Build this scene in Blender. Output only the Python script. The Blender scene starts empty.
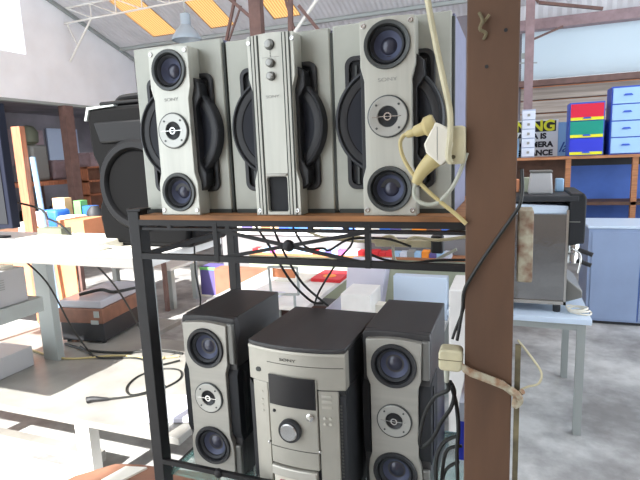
import bpy, bmesh, math, random
from mathutils import Vector, Matrix
random.seed(7)
S = bpy.context.scene
COL = S.collection
PI = math.pi

# ------------------------------------------------------------------ camera
cd = bpy.data.cameras.new('camera'); cam = bpy.data.objects.new('camera', cd); COL.objects.link(cam)
yaw, pitch, roll = math.radians(20.9595), math.radians(-9.4327), math.radians(-2.3253)
fwd = Vector((-math.sin(yaw)*math.cos(pitch), math.cos(yaw)*math.cos(pitch), math.sin(pitch)))
r0 = Vector((math.cos(yaw), math.sin(yaw), 0)); u0 = r0.cross(fwd)
rt = math.cos(roll)*r0 + math.sin(roll)*u0; up = -math.sin(roll)*r0 + math.cos(roll)*u0
m = Matrix((rt, up, -fwd)).transposed().to_4x4(); m.translation = Vector((0.89887, -1.12779, 1.64973))
cam.matrix_world = m
cd.sensor_fit = 'HORIZONTAL'; cd.sensor_width = 36.0; cd.lens = 504.41/640*36.0; cd.clip_start = 0.02; cd.clip_end = 200
S.camera = cam

# ------------------------------------------------------------------ light
w = bpy.data.worlds.new('sky'); S.world = w; w.use_nodes = True
bg = w.node_tree.nodes['Background']; bg.inputs[0].default_value = (0.86, 0.93, 1.0, 1); bg.inputs[1].default_value = 1.6
sd = bpy.data.lights.new('sun', 'SUN'); sun = bpy.data.objects.new('sun', sd); COL.objects.link(sun)
sd.energy = 7.5; sd.angle = math.radians(1.0); sd.color = (1.0, 0.975, 0.93)
sun.rotation_euler = Vector((0.2, 1.15, -1.0)).to_track_quat('-Z', 'Y').to_euler(); sun.location = (-2, -6, 9)
vs = S.view_settings; vs.view_transform = 'Standard'; vs.look = 'None'; vs.gamma = 1.0; vs.use_curve_mapping = False
vs.exposure = 1.1

# ------------------------------------------------------------------ materials
def lin(c):
    return tuple(((v/255)/12.92 if v/255 <= 0.04045 else ((v/255+0.055)/1.055)**2.4) for v in c) + (1,)
def mat(name, rgb, rough=0.6, metal=0.0, var=0.0, scale=8.0, rgb2=None, bump=0.0, stretch=None, spec=0.5, coat=0.0, sharp=0.0):
    M = bpy.data.materials.new(name); M.use_nodes = True
    nt = M.node_tree; b = nt.nodes['Principled BSDF']
    b.inputs['Base Color'].default_value = lin(rgb); b.inputs['Roughness'].default_value = rough
    b.inputs['Metallic'].default_value = metal; b.inputs['Specular IOR Level'].default_value = spec
    b.inputs['Coat Weight'].default_value = coat
    if var or rgb2 or bump:
        tc = nt.nodes.new('ShaderNodeTexCoord'); mp = nt.nodes.new('ShaderNodeMapping'); nz = nt.nodes.new('ShaderNodeTexNoise')
        nt.links.new(tc.outputs['Object'], mp.inputs[0]); nt.links.new(mp.outputs[0], nz.inputs['Vector'])
        if stretch: mp.inputs['Scale'].default_value = stretch
        nz.inputs['Scale'].default_value = scale; nz.inputs['Detail'].default_value = 5
        rp = nt.nodes.new('ShaderNodeValToRGB'); nt.links.new(nz.outputs['Fac'], rp.inputs[0])
        c1 = tuple(max(0, v*(1-var)) for v in rgb); c2 = rgb2 or tuple(min(255, v*(1+var)) for v in rgb)
        rp.color_ramp.elements[0].position = 0.35 + sharp; rp.color_ramp.elements[1].position = 0.68 - sharp
        rp.color_ramp.elements[0].color = lin(c1); rp.color_ramp.elements[1].color = lin(c2)
        nt.links.new(rp.outputs[0], b.inputs['Base Color'])
        if bump:
            bp = nt.nodes.new('ShaderNodeBump'); bp.inputs['Strength'].default_value = bump; bp.inputs['Distance'].default_value = 0.01
            nt.links.new(nz.outputs['Fac'], bp.inputs['Height']); nt.links.new(bp.outputs[0], b.inputs['Normal'])
    return M
def trans_mat(name, rgb, mixf=0.85, rough=0.5, ribs=0):
    M = bpy.data.materials.new(name); M.use_nodes = True; nt = M.node_tree; b = nt.nodes['Principled BSDF']
    b.inputs['Base Color'].default_value = lin(rgb); b.inputs['Roughness'].default_value = rough
    t = nt.nodes.new('ShaderNodeBsdfTranslucent'); t.inputs[0].default_value = lin(rgb)
    mx = nt.nodes.new('ShaderNodeMixShader'); mx.inputs[0].default_value = mixf
    if ribs:
        tc = nt.nodes.new('ShaderNodeTexCoord'); wv = nt.nodes.new('ShaderNodeTexWave'); wv.bands_direction = 'X'
        wv.inputs['Scale'].default_value = ribs; wv.inputs['Distortion'].default_value = 1.5
        nt.links.new(tc.outputs['Object'], wv.inputs['Vector'])
        rp = nt.nodes.new('ShaderNodeValToRGB'); nt.links.new(wv.outputs['Fac'], rp.inputs[0])
        rp.color_ramp.elements[0].color = lin(tuple(v*0.8 for v in rgb)); rp.color_ramp.elements[1].color = lin(tuple(min(255, v*1.12) for v in rgb))
        nt.links.new(rp.outputs[0], t.inputs[0])
    nt.links.new(b.outputs[0], mx.inputs[1]); nt.links.new(t.outputs[0], mx.inputs[2])
    nt.links.new(mx.outputs[0], nt.nodes['Material Output'].inputs[0]); return M
def glass_mat(name, rgb, rough=0.02, a=0.25):
    M = bpy.data.materials.new(name); M.use_nodes = True; nt = M.node_tree; b = nt.nodes['Principled BSDF']
    b.inputs['Base Color'].default_value = lin(rgb); b.inputs['Roughness'].default_value = rough
    b.inputs['Alpha'].default_value = a; return M

MT = dict(
 silver=mat('brushed_silver', (190,190,180), 0.38, 0.35, 0.03, 60, stretch=(1,1,0.05)),
 silver_dark=mat('satin_silver', (170,168,160), 0.42, 0.4, 0.03, 50, stretch=(0.05,1,1)),
 panel=mat('silver_cabinet_face', (176,178,168), 0.5, 0.15, 0.02, 20),
 cab_side=mat('lavender_grey_vinyl', (108,110,136), 0.6, 0, 0.04, 30),
 seam=mat('dark_seam', (62,66,62), 0.7),
 black=mat('black_plastic', (38,39,42), 0.45),
 black_soft=mat('matte_black_plastic', (28,30,34), 0.7),
 pa=mat('black_moulded_shell', (9,9,11), 0.5, spec=0.25), pa2=mat('black_grille_mesh', (6,6,7), 0.8, spec=0.15), fin=mat('ribbed_silver', (186,186,176), 0.45, 0.2),
 ring=mat('dark_metal_ring', (74,77,76), 0.4, 0.3),
 rubber=mat('rubber_surround', (44,46,50), 0.6),
 cone=mat('blue_grey_cone', (74,80,104), 0.5, 0.1),
 cone_dark=mat('dark_paper_cone', (34,38,48), 0.6),
 dust=mat('glossy_dust_cap', (52,54,72), 0.35, 0.2, coat=0.6),
 edge_shade=mat('shaded_edge_grey', (122,120,116), 0.6),  # shade of the bench shelf front, put into the colour
 knob=mat('satin_knob', (150,150,146), 0.35, 0.8),
 chrome=mat('chrome', (215,215,212), 0.18, 1.0),
 plate=mat('silver_plate', (176,176,170), 0.35, 0.5),
 wood_black=mat('charcoal_wood_grain', (62,61,62), 0.42, 0, 0.1, 12, stretch=(1,0.08,1)),
 front_grey=mat('graphite_plastic', (122,122,118), 0.4, 0.35),
 stereo=mat('champagne_silver_plastic', (178,175,164), 0.4, 0.35, 0.02, 20),
 stereo_lt=mat('pale_silver_plastic', (198,195,184), 0.36, 0.35),
 screen=mat('gloss_black_screen', (16,14,17), 0.3),
 red=mat('red_print', (176,40,44), 0.5),
 print_grey=mat('grey_print', (150,150,146), 0.5),
 print_dark=mat('dark_print', (70,70,66), 0.5),
 iron=mat('black_painted_steel', (30,29,30), 0.5, 0.0, 0.12, 30, spec=0.35),
 board_edge=mat('raw_chipboard', (146,100,62), 0.75, 0, 0.15, 40, stretch=(0.2,1,1)),
 teal_glass=glass_mat('teal_glass', (150,205,195), 0.05, 0.35),
 post=mat('brown_painted_post', (96,69,50), 0.62, 0, 0.12, 9, bump=0.2, stretch=(1,1,0.25)),
 rust=mat('rusty_cream_paint', (192,187,164), 0.8, 0, 0.06, 30, (128,98,80), 0.3, sharp=0.05),
 rust_dark=mat('old_olive_bar', (96,88,66), 0.8, 0, 0.3, 20),
 cream=mat('aged_cream_plastic', (196,188,156), 0.45, 0, 0.06, 20),
 yellowed=mat('yellowed_plastic', (190,174,122), 0.45),
 white_pl=mat('off_white_plastic', (226,221,206), 0.4),
 cord_black=mat('black_cord', (26,28,26), 0.5),
 cord_grey=mat('pale_grey_cord', (176,178,164), 0.5),
 rag=mat('stained_cloth', (206,198,172), 0.9, 0, 0.15, 60, (150,118,92), 0.3, sharp=0.05),
 white_lam=mat('white_laminate', (232,230,226), 0.4, 0, 0.03, 6),
 grey_lam=mat('grey_laminate', (138,136,131), 0.4, 0, 0.05, 4, (156,154,148)),
 grey_steel=mat('grey_steel', (160,166,164), 0.5, 0.2),
 blue_grey=mat('blue_grey_paint', (140,158,190), 0.5, 0, 0.02, 4),
 white_top=mat('white_enamel', (206,222,240), 0.35),
 stainless=mat('stainless_steel', (160,162,164), 0.10, 1.0, bump=0.5, scale=2.2),
 orange_wood=mat('orange_pine', (168,106,76), 0.65, 0, 0.12, 8, stretch=(6,6,0.6)),
 shelf_wood=mat('shelf_pine', (172,116,78), 0.65, 0, 0.12, 8, stretch=(0.6,6,6)),
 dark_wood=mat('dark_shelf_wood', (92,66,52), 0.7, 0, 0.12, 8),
 navy=mat('navy_board', (72,108,188), 0.6, 0, 0.1, 2),
 card=mat('orange_cardboard', (214,140,100), 0.8, 0, 0.05, 5),
 brown_box=mat('brown_vinyl', (124,84,66), 0.5, 0, 0.1, 10),
 purple=mat('purple_card', (98,88,150), 0.6), yellow=mat('yellow_print', (250,212,50), 0.5),
 peach=mat('peach_print', (250,206,160), 0.5), green=mat('green_print', (120,190,110), 0.5),
 mauve=mat('mauve_steel', (150,128,132), 0.6, 0, 0.06, 10), mauve_dk=mat('brown_steel', (112,86,80), 0.65, 0, 0.08, 10),
 white_steel=mat('white_painted_steel', (222,220,214), 0.5), roof=mat('roof_sheet', (214,214,218), 0.55, 0, 0.03, 3),
 gable=mat('white_wall', (240,241,245), 0.75, 0, 0.02, 2), slat=mat('tan_slats', (172,160,150), 0.8, 0, 0.12, 3, stretch=(0.3,1,8)),
 annex=mat('dim_grey_wall', (128,122,128), 0.85, 0, 0.12, 1.5),
 red_pl=mat('red_drawer', (218,36,66), 0.4), green_pl=mat('green_drawer', (20,148,128), 0.4), blue_pl=mat('blue_drawer', (52,62,205), 0.4),
 yel_pl=mat('yellow_trim', (228,226,50), 0.4), frame_bl=mat('blue_frame', (56,92,200), 0.4), ltblue=mat('frosted_blue_drawer', (166,204,238), 0.3),
 white_dr=mat('white_drawer', (216,222,236), 0.35), white_dk=mat('white_drawer_edge', (176,186,208), 0.4), sign=mat('sign_board', (226,230,228), 0.5), signb=mat('sign_black', (26,26,34), 0.5),
 banner=mat('pale_blue_banner', (140,184,224), 0.6), bluetext=mat('blue_lettering', (44,86,160), 0.5),
 skyl=trans_mat('amber_skylight', (200,172,136), 0.9, ribs=7), wsheet=trans_mat('white_sheet', (206,216,222), 0.45),
 frost=trans_mat('frosted_pane', (250,252,255), 0.95), clear=glass_mat('dusty_clear_lid', (200,202,210), 0.25, 0.7),
 counter=mat('counter_grey', (128,126,128), 0.6),
 grey_box=mat('light_grey_case', (178,178,180), 0.5), ltgrey=mat('pale_lilac_plastic', (214,212,226), 0.5), beige=mat('beige_router', (220,216,200), 0.5),
 olive=mat('olive_tin', (112,116,98), 0.6), tv=mat('tv_black', (30,32,38), 0.3), navyedge=mat('navy_edge', (22,26,42), 0.6, spec=0.2), paper=mat('paper', (236,232,220), 0.8),
 blue_bag=mat('blue_plastic', (50,110,200), 0.5), redbox=mat('red_card', (214,44,52), 0.6), orange_s=mat('orange_spot', (246,150,50), 0.6), sage=mat('sage_panel', (168,174,152), 0.7, 0, 0.05, 4),
 lamp=mat('lamp_grey', (158,170,180), 0.5), maroon=mat('maroon', (120,44,52), 0.6), terracotta=mat('terracotta_board', (138,98,78), 0.75, 0, 0.08, 6), pink=mat('pink_card', (224,90,170), 0.6),
)
# concrete floor
def floor_mat():
    M = bpy.data.materials.new('worn_concrete'); M.use_nodes = True; nt = M.node_tree; b = nt.nodes['Principled BSDF']
    tc = nt.nodes.new('ShaderNodeTexCoord'); n1 = nt.nodes.new('ShaderNodeTexNoise'); n2 = nt.nodes.new('ShaderNodeTexNoise')
    n1.inputs['Scale'].default_value = 1.6; n1.inputs['Detail'].default_value = 9; n1.inputs['Roughness'].default_value = 0.62
    n2.inputs['Scale'].default_value = 14; n2.inputs['Detail'].default_value = 6
    for n in (n1, n2): nt.links.new(tc.outputs['Object'], n.inputs['Vector'])
    r = nt.nodes.new('ShaderNodeValToRGB'); nt.links.new(n1.outputs['Fac'], r.inputs[0])
    r.color_ramp.elements[0].position = 0.36; r.color_ramp.elements[0].color = lin((132,130,128))
    r.color_ramp.elements[1].position = 0.6; r.color_ramp.elements[1].color = lin((206,206,204))
    e = r.color_ramp.elements.new(0.47); e.color = lin((166,165,164))
    mx = nt.nodes.new('ShaderNodeMixRGB'); mx.blend_type = 'MULTIPLY'; mx.inputs[0].default_value = 0.35
    nt.links.new(r.outputs[0], mx.inputs[1]); nt.links.new(n2.outputs['Fac'], mx.inputs[2])
    g = nt.nodes.new('ShaderNodeBrightContrast'); nt.links.new(mx.outputs[0], g.inputs[0]); g.inputs[1].default_value = 0.02
    nt.links.new(g.outputs[0], b.inputs['Base Color']); b.inputs['Roughness'].default_value = 0.55
    return M
MT['floor'] = floor_mat()

# ------------------------------------------------------------------ mesh helpers
class MB:
    def __init__(s): s.v = []; s.f = []
    def add(s, vs, fs):
        o = len(s.v); s.v += [tuple(v) for v in vs]; s.f += [tuple(i+o for i in f) for f in fs]; return s
    def box(s, x0, x1, y0, y1, z0, z1):
        v = [(x, y, z) for z in (z0, z1) for y in (y0, y1) for x in (x0, x1)]
        return s.add(v, [(0,2,3,1), (4,5,7,6), (0,1,5,4), (2,6,7,3), (0,4,6,2), (1,3,7,5)])
    def bar(s, a, b, w, h=None):
        a, b = Vector(a), Vector(b); h = h or w; d = (b-a).normalized()
        u = Vector((0,0,1)) if abs(d.z) < 0.95 else Vector((0,1,0))
        l = d.cross(u).normalized(); u = l.cross(d)
        v = [p + l*sx*w/2 + u*sz*h/2 for p in (a, b) for sz in (-1, 1) for sx in (-1, 1)]
        return s.add(v, [(0,1,3,2), (4,6,7,5), (0,4,5,1), (2,3,7,6), (0,2,6,4), (1,5,7,3)])
    def lathe(s, prof, o=(0,0,0), axis='y', n=32, close=True):
        # prof: list of (r, t) ; axis y: t along +y
        o = Vector(o); vs = []; fs = []
        for r, t in prof:
            for k in range(n):
                a = 2*PI*k/n; c, q = r*math.cos(a), r*math.sin(a)
                vs.append(o + (Vector((c, t, q)) if axis == 'y' else Vector((c, q, t)) if axis == 'z' else Vector((t, c, q))))
        for i in range(len(prof)-1):
            for k in range(n):
                k2 = (k+1) % n; fs.append((i*n+k, i*n+k2, (i+1)*n+k2, (i+1)*n+k))
        if close: fs.append(tuple(range(n))); fs.append(tuple((len(prof)-1)*n+k for k in reversed(range(n))))
        return s.add(vs, fs)
    def tube(s, pts, r, n=8, smooth=True, taper=None):
        P = [Vector(p) for p in pts]
        if smooth and len(P) > 2:
            Q = []
            for i in range(len(P)-1):
                p0 = P[max(i-1, 0)]; p1 = P[i]; p2 = P[i+1]; p3 = P[min(i+2, len(P)-1)]
                for k in range(6):
                    t = k/6; Q.append(0.5*((2*p1)+(p2-p0)*t+(2*p0-5*p1+4*p2-p3)*t*t+(3*p1-p0-3*p2+p3)*t**3))
            P = Q + [P[-1]]
        vs = []; fs = []; prev = None
        for i, p in enumerate(P):
            d = (P[min(i+1, len(P)-1)] - P[max(i-1, 0)])
            d = d.normalized() if d.length > 1e-9 else Vector((0,0,1))
            if prev is None: u = d.orthogonal().normalized()
            else:
                u = prev - d*prev.dot(d); u = u.normalized() if u.length > 1e-6 else d.orthogonal().normalized()
            prev = u; l = d.cross(u); rr = r if not taper else r*taper(i/(len(P)-1))
            for k in range(n):
                a = 2*PI*k/n; vs.append(p + (u*math.cos(a)+l*math.sin(a))*rr)
        for i in range(len(P)-1):
            for k in range(n):
                k2 = (k+1) % n; fs.append((i*n+k, i*n+k2, (i+1)*n+k2, (i+1)*n+k))
        fs.append(tuple(reversed(range(n)))); fs.append(tuple((len(P)-1)*n+k for k in range(n)))
        return s.add(vs, fs)
    def prism(s, outline, y0, y1):      # outline in xz, extruded along y
        n = len(outline); v = [(x, y0, z) for x, z in outline] + [(x, y1, z) for x, z in outline]
        return s.add(v, [tuple(range(n)), tuple(reversed(range(n, 2*n)))] + [(i, i+n, (i+1) % n+n, (i+1) % n) for i in range(n)])
    def prismz(s, outline, z0, z1):
        n = len(outline); v = [(x, y, z0) for x, y in outline] + [(x, y, z1) for x, y in outline]
        return s.add(v, [tuple(reversed(range(n))), tuple(range(n, 2*n))] + [(i, (i+1) % n, (i+1) % n+n, i+n) for i in range(n)])
    def prismx(s, outline, x0, x1):     # outline in yz
        n = len(outline); v = [(x0, y, z) for y, z in outline] + [(x1, y, z) for y, z in outline]
        return s.add(v, [tuple(range(n)), tuple(reversed(range(n, 2*n)))] + [(i, i+n, (i+1) % n+n, (i+1) % n) for i in range(n)])
    def plate(s, outline, holes, y0, y1):   # slab with through holes
        bm = bmesh.new(); es = []
        def loop(pts):
            vv = [bm.verts.new((x, y0, z)) for x, z in pts]
            for i in range(len(vv)): es.append(bm.edges.new((vv[i], vv[(i+1) % len(vv)])))
        loop(outline)
        for (cx, cz, r) in holes:
            if isinstance(r, tuple): loop(rrect(cx-r[0], cx+r[0], cz-r[1], cz+r[1], r[2]))
            else: loop([(cx+r*math.cos(2*PI*k/32), cz+r*math.sin(2*PI*k/32)) for k in range(32)])
        bmesh.ops.triangle_fill(bm, edges=es, use_beauty=True)
        g = bmesh.ops.extrude_face_region(bm, geom=bm.faces[:])
        for e in g['geom']:
            if isinstance(e, bmesh.types.BMVert): e.co.y = y1
        bm.verts.index_update()
        s.add([v.co[:] for v in bm.verts], [tuple(v.index for v in f.verts) for f in bm.faces]); bm.free(); return s
    def build(s, name, mt, parent=None, loc=(0,0,0), bevel=0.0, rz=0.0, ang=35):
        me = bpy.data.meshes.new(name); me.from_pydata(s.v, [], s.f); me.update()
        bm = bmesh.new(); bm.from_mesh(me); bmesh.ops.recalc_face_normals(bm, faces=bm.faces[:]); bm.to_mesh(me); bm.free()
        me.polygons.foreach_set('use_smooth', [True]*len(me.polygons)); me.set_sharp_from_angle(angle=math.radians(ang))
        me.materials.append(MT[mt] if isinstance(mt, str) else mt)
        o = bpy.data.objects.new(name, me); COL.objects.link(o); o.location = loc; o.rotation_euler = (0, 0, rz)
        if parent: o.parent = parent
        if bevel:
            b = o.modifiers.new('bevel', 'BEVEL'); b.width = bevel; b.segments = 2; b.limit_method = 'ANGLE'; b.angle_limit = math.radians(40)
        return o
def rrect(x0, x1, z0, z1, r, n=5):
    P = []
    for cx, cz, a0 in ((x1-r, z1-r, 0), (x0+r, z1-r, 90), (x0+r, z0+r, 180), (x1-r, z0+r, 270)):
        for k in range(n+1):
            a = math.radians(a0+90*k/n); P.append((cx+r*math.cos(a), cz+r*math.sin(a)))
    return P
def circ(cx, cz, r, n=28): return [(cx+r*math.cos(2*PI*k/n), cz+r*math.sin(2*PI*k/n)) for k in range(n)]
def thing(name, label, cat, loc=(0,0,0), rz=0, group=None):
    o = bpy.data.objects.new(name, None); COL.objects.link(o); o.location = loc; o.rotation_euler = (0,0,rz); o.empty_display_size = 0.05
    return tag(o, label, cat, group)
def tag(o, label, cat, group=None):
    o['label'] = label; o['category'] = cat
    if group: o['group'] = group
    return o
def struct(o): o['kind'] = 'structure'; return o
def text(name, body, size, mt, parent, loc, rot=(PI/2,0,0), align='CENTER', shear=0, bold=0.0, sx=1.0, depth=0.0006):
    c = bpy.data.curves.new(name, 'FONT'); c.body = body; c.size = size; c.align_x = align; c.align_y = 'CENTER'; c.extrude = depth
    c.shear = shear; c.offset = bold
    t = bpy.data.objects.new(name, c); COL.objects.link(t); bpy.context.view_layer.update()
    me = bpy.data.meshes.new_from_object(t.evaluated_get(bpy.context.evaluated_depsgraph_get()))
    bpy.data.objects.remove(t); o = bpy.data.objects.new(name, me); COL.objects.link(o)
    me.materials.clear(); me.materials.append(MT[mt]); o.location = loc; o.rotation_euler = rot; o.scale = (sx, 1, 1)
    if parent: o.parent = parent
    return o
def copy_tree(o, parent=None):
    c = o.copy(); COL.objects.link(c); c.parent = parent
    for ch in list(o.children): copy_tree(ch, c)
    return c
def boxt(name, mt, x0, x1, y0, y1, z0, z1, label=None, cat=None, group=None, bevel=0.0, rz=0):
    cx, cy = (x0+x1)/2, (y0+y1)/2
    o = MB().box(x0-cx, x1-cx, y0-cy, y1-cy, 0, z1-z0).build(name, mt, None, (cx, cy, z0), bevel, rz)
    if label: tag(o, label, cat, group)
    return o

# ------------------------------------------------------------------ structure
def RZ(y): return 4.26 + 0.334*(5.367-y)      # height of the roof underside on the far slope
struct(MB().box(-9, 6, -9, 9, -0.1, 0).build('floor', 'floor'))
# roof: far slope in strips leaving skylight openings
SKY = [(-5.05, -4.53), (-3.87, -3.42), (-2.7, -2.25), (0.9, 1.35)]
xs = [-6.1] + [v for p in SKY for v in p] + [4.6]
rf = MB()
def strip(mb, x0, x1, y0, y1, t=0.02, ribbed=False):
    if not ribbed:
        v = [(x, y, RZ(y)+dz) for dz in (0, t) for y in (y0, y1) for x in (x0, x1)]
        mb.add(v, [(0,2,3,1), (4,5,7,6), (0,1,5,4), (2,6,7,3), (0,4,6,2), (1,3,7,5)]); return
    n = max(2, int((x1-x0)/0.038)); vs = []
    for i in range(n+1):
        x = x0+(x1-x0)*i/n; dz = (0.010 if i % 2 else 0)
        vs += [(x, y0, RZ(y0)+dz), (x, y1, RZ(y1)+dz), (x, y0, RZ(y0)+dz+t*0.4), (x, y1, RZ(y1)+dz+t*0.4)]
    fs = []
    for i in range(n):
        a = 4*i; b = a+4; fs += [(a, a+1, b+1, b), (a+2, b+2, b+3, a+3)]
    mb.add(vs, fs)
for i in range(0, len(xs), 2): strip(rf, xs[i], xs[i+1], -1.5, 7.3, ribbed=True)
for a, b in SKY: strip(rf, a, b, 6.62, 7.3); strip(rf, a, b, -1.5, 1.0)
# near slope (unseen; added to block light behind, left part cut short for sun)
rz0 = RZ(-1.5)
rf.add([(-1.35, -1.5, rz0), (4.6, -1.5, rz0), (4.6, -4.2, rz0-0.90), (-1.35, -4.2, rz0-0.90), (-1.35, -1.5, rz0+.02), (4.6, -1.5, rz0+.02), (4.6, -4.2, rz0-0.88), (-1.35, -4.2, rz0-0.88)],
       [(0,1,2,3), (4,7,6,5), (0,4,5,1), (3,2,6,7), (0,3,7,4), (1,5,6,2)])
rf.add([(-6.1, -1.5, rz0), (-1.35, -1.5, rz0), (-1.35, -2.0, rz0-0.167), (-6.1, -2.0, rz0-0.167), (-6.1, -1.5, rz0+.02), (-1.35, -1.5, rz0+.02), (-1.35, -2.0, rz0-0.147), (-6.1, -2.0, rz0-0.147)],
       [(0,1,2,3), (4,7,6,5), (0,4,5,1), (3,2,6,7), (0,3,7,4), (1,5,6,2)])
struct(rf.build('ceiling', 'roof', ang=20))
sk = MB()
for a, b in SKY: strip(sk, a-0.01, b+0.01, 1.0, 6.64, 0.006)
struct(sk.build('window_2', 'skyl'))
# left gable wall, open below
gx0, gx1 = -6.1, -6.0
WY0, WY1, WZ0, WZ1 = 3.4, 4.80, 3.34, 4.16
g = MB()
g.prismx([(-1.5, 2.66), (WY0, 2.66), (WY0, RZ(WY0)), (-1.5, RZ(-1.5))], gx0, gx1)
g.prismx([(WY0, 2.66), (WY1, 2.66), (WY1, WZ0), (WY0, WZ0)], gx0, gx1)
g.prismx([(WY0, WZ1), (WY1, WZ1), (WY1, RZ(WY1)), (WY0, RZ(WY0))], gx0, gx1)
g.prismx([(WY1, 2.66), (7.3, 2.66), (7.3, RZ(7.3)), (WY1, RZ(WY1))], gx0, gx1)
struct(g.build('wall_left', 'gable'))
struct(MB().box(-6.07, -6.05, WY0, WY1, WZ0, WZ1).build('window_1', 'frost'))
struct(MB().box(-6.12, -5.98, 0.5, 7.3, 2.63, 2.67).build('trim_1', 'grey_steel'))
gv = MB(); gv.bar((-5.97, -1.5, RZ(-1.5)-0.03), (-5.97, 7.2, RZ(7.2)-0.03), 0.05, 0.05); struct(gv.build('trim_2', 'grey_steel'))
# annex beyond the gable: dim lean-to
struct(MB().box(-8.3, -8.2, 1.6, 8.6, 0, 2.75).build('wall_annex', 'annex'))
struct(MB().box(-8.3, -5.9, 8.5, 8.6, 0, 2.75).build('wall_annex_end', 'annex'))
struct(MB().box(-8.3, -6.1, 1.6, 8.6, 2.72, 2.78).build('ceiling_annex', 'annex'))
struct(MB().box(-8.3, -6.1, 1.5, 1.6, 0, 2.75).build('wall_annex_front_added', 'annex'))  # unseen wall, added to keep the sun out of the annex
# far wall
struct(MB().box(-6.1, 1.0, 7.2, 7.3, 0, 3.65).build('wall_back', 'annex'))
bw = MB()
bw.box(1.0, 4.6, 7.2, 7.3, 0, 1.2)
for k in range(7): bw.box(1.0, 4.6, 7.19-0.01*(k % 2), 7.3, 1.2+0.19*k, 1.2+0.19*k+0.17)
struct(bw.build('wall_back_slats', 'slat'))
struct(MB().box(1.0, 4.6, 7.30, 7.32, 0, 2.62).build('wall_back_lining', 'card'))
struct(MB().box(1.0, 4.6, 7.12, 7.14, 2.62, 3.36).build('wall_back_sheet', 'wsheet'))
struct(MB().box(0.9, 4.6, 6.98, 7.16, 2.52, 2.60).build('trim_3', 'mauve_dk'))
struct(MB().box(0.9, 4.6, 6.95, 7.16, 3.28, 3.42).build('trim_4', 'mauve'))
cor = MB(); n = 60
vs = []; 
for i in range(n+1):
    x = 0.9+3.7*i/n; dy = 0.02 if i % 2 else 0; vs += [(x, 7.15+dy, 3.42), (x, 7.15+dy, 3.70)]
cor.add(vs, [(2*i, 2*i+1, 2*i+3, 2*i+2) for i in range(n)]); struct(cor.build('wall_back_cladding', 'roof', ang=10))
struct(MB().box(-1.35, 4.7, -4.3, -4.2, 0, 5.66).build('wall_rear_added', 'slat'))  # unseen wall, added to cut sky light from behind the camera
struct(MB().box(4.6, 4.7, -4.3, -1.5, 0, 5.6).build('wall_right_unseen', 'slat'))  # unseen wall, kept short so daylight reaches the right side
# purlins
struct(MB().box(-6.0, 4.6, 6.78, 6.84, RZ(6.8)-0.055, RZ(6.8)-0.005).build('trim_5', 'grey_steel'))
for k, y in enumerate((5.0, 3.2)): struct(MB().box(-6.0, 4.6, y, y+0.05, RZ(y+.05)-0.06, RZ(y+.05)-0.002).build('trim_%d' % (6+k), 'white_steel'))

# columns and trusses
t = thing('steel_column', 'mauve painted steel column rising behind the white drawer tower', 'column', (1.085, 6.5, 0))
MB().box(-.055, .055, -.055, .055, 0, RZ(6.5)-0.03).build('shaft', 'mauve', t)
b = MB(); b.bar((.05, 0, 3.07), (.40, 0, 3.19), .025); b.build('strut', 'mauve_dk', t)
b = MB(); b.bar((0.1, 0, 3.52), (0.85, 0, 3.345), .05, .035); b.bar((-.05, 0, 3.72), (0.1, 0, 3.52), .03); b.build('brace', 'mauve_dk', t)
b = MB(); b.box(-.1,-.055,-.03,-.01,2.83,2.9); b.bar((-.12,0,2.78),(.1,-.03,2.76),.015); b.build('bracket','grey_steel',t)
t = thing('steel_column', 'brown steel column under the white gable, by the orange shelf', 'column', (-6.0, 5.42, 0))
MB().box(-.07, .07, -.085, .085, 0, 2.63).build('shaft', 'mauve_dk', t)
MB().box(-.1, .1, -.12, .12, 0, .012).build('foot_plate', 'mauve_dk', t)
# white lattice truss along X near the gable
t = thing('lattice_truss', 'white lattice roof truss fixed to the white gable wall', 'truss', (-5.98, 5.59, 3.95))
L = 4.4
b = MB(); b.tube([(0,0,0), (L,0,.06)], .016, smooth=False); b.build('bottom_chord', 'white_steel', t)
b = MB(); b.tube([(0.06,0,.23), (L,0,.26)], .016, smooth=False); b.build('top_chord', 'white_steel', t)
for k in range(9):
    x = 0.06+k*0.5
    b = MB()
    if k < 8: b.tube([(x,0,.23), (x+.5,0,.02)], .010, smooth=False)
    if k % 1 == 0 and k: b.tube([(x,0,.235), (x,0,.01)], .010, smooth=False)
    b.build('web', 'white_steel', t)
t2 = MB(); t2.tube([(.55,0,0), (0.02,0,-.60)], .016, smooth=False); t2.tube([(0.05,0,-.02), (.20,0,-.33)], .010, smooth=False); t2.build('knee_brace', 'white_steel', t)
# brown king post truss further right
t = thing('king_post_truss', 'brown steel roof truss with raking struts above the middle speaker', 'truss', (-1.99, 4.6, 2.75))
MB().box(-.075, .075, -.05, .05, 0, RZ(4.6)-2.75-.01).build('king_post', 'mauve_dk', t)
MB().box(-.45, 2.2, -.04, .04, -.06, 0).build('tie_beam', 'mauve_dk', t)
for (a, c, w_) in (((-.05,0,.55), (-.55,0,1.0), .035), ((-.23,0,.95), (-.50,0,.15), .03), ((-.5,0,.15), (-.2,0,.72), .02), ((.45,0,.75), (.42,0,0), .05), ((.32,0,.95), (.58,0,.0), .025), ((.55,0,.62), (1.0,0,.05), .035)):
    b = MB(); b.bar(a, c, w_); b.build('strut', 'mauve_dk', t)
b = MB(); b.bar((.22,0,.05), (1.0,0,.90), .03); b.build('strut', 'white_steel', t)['label'] = 'white raking strut'
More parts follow.
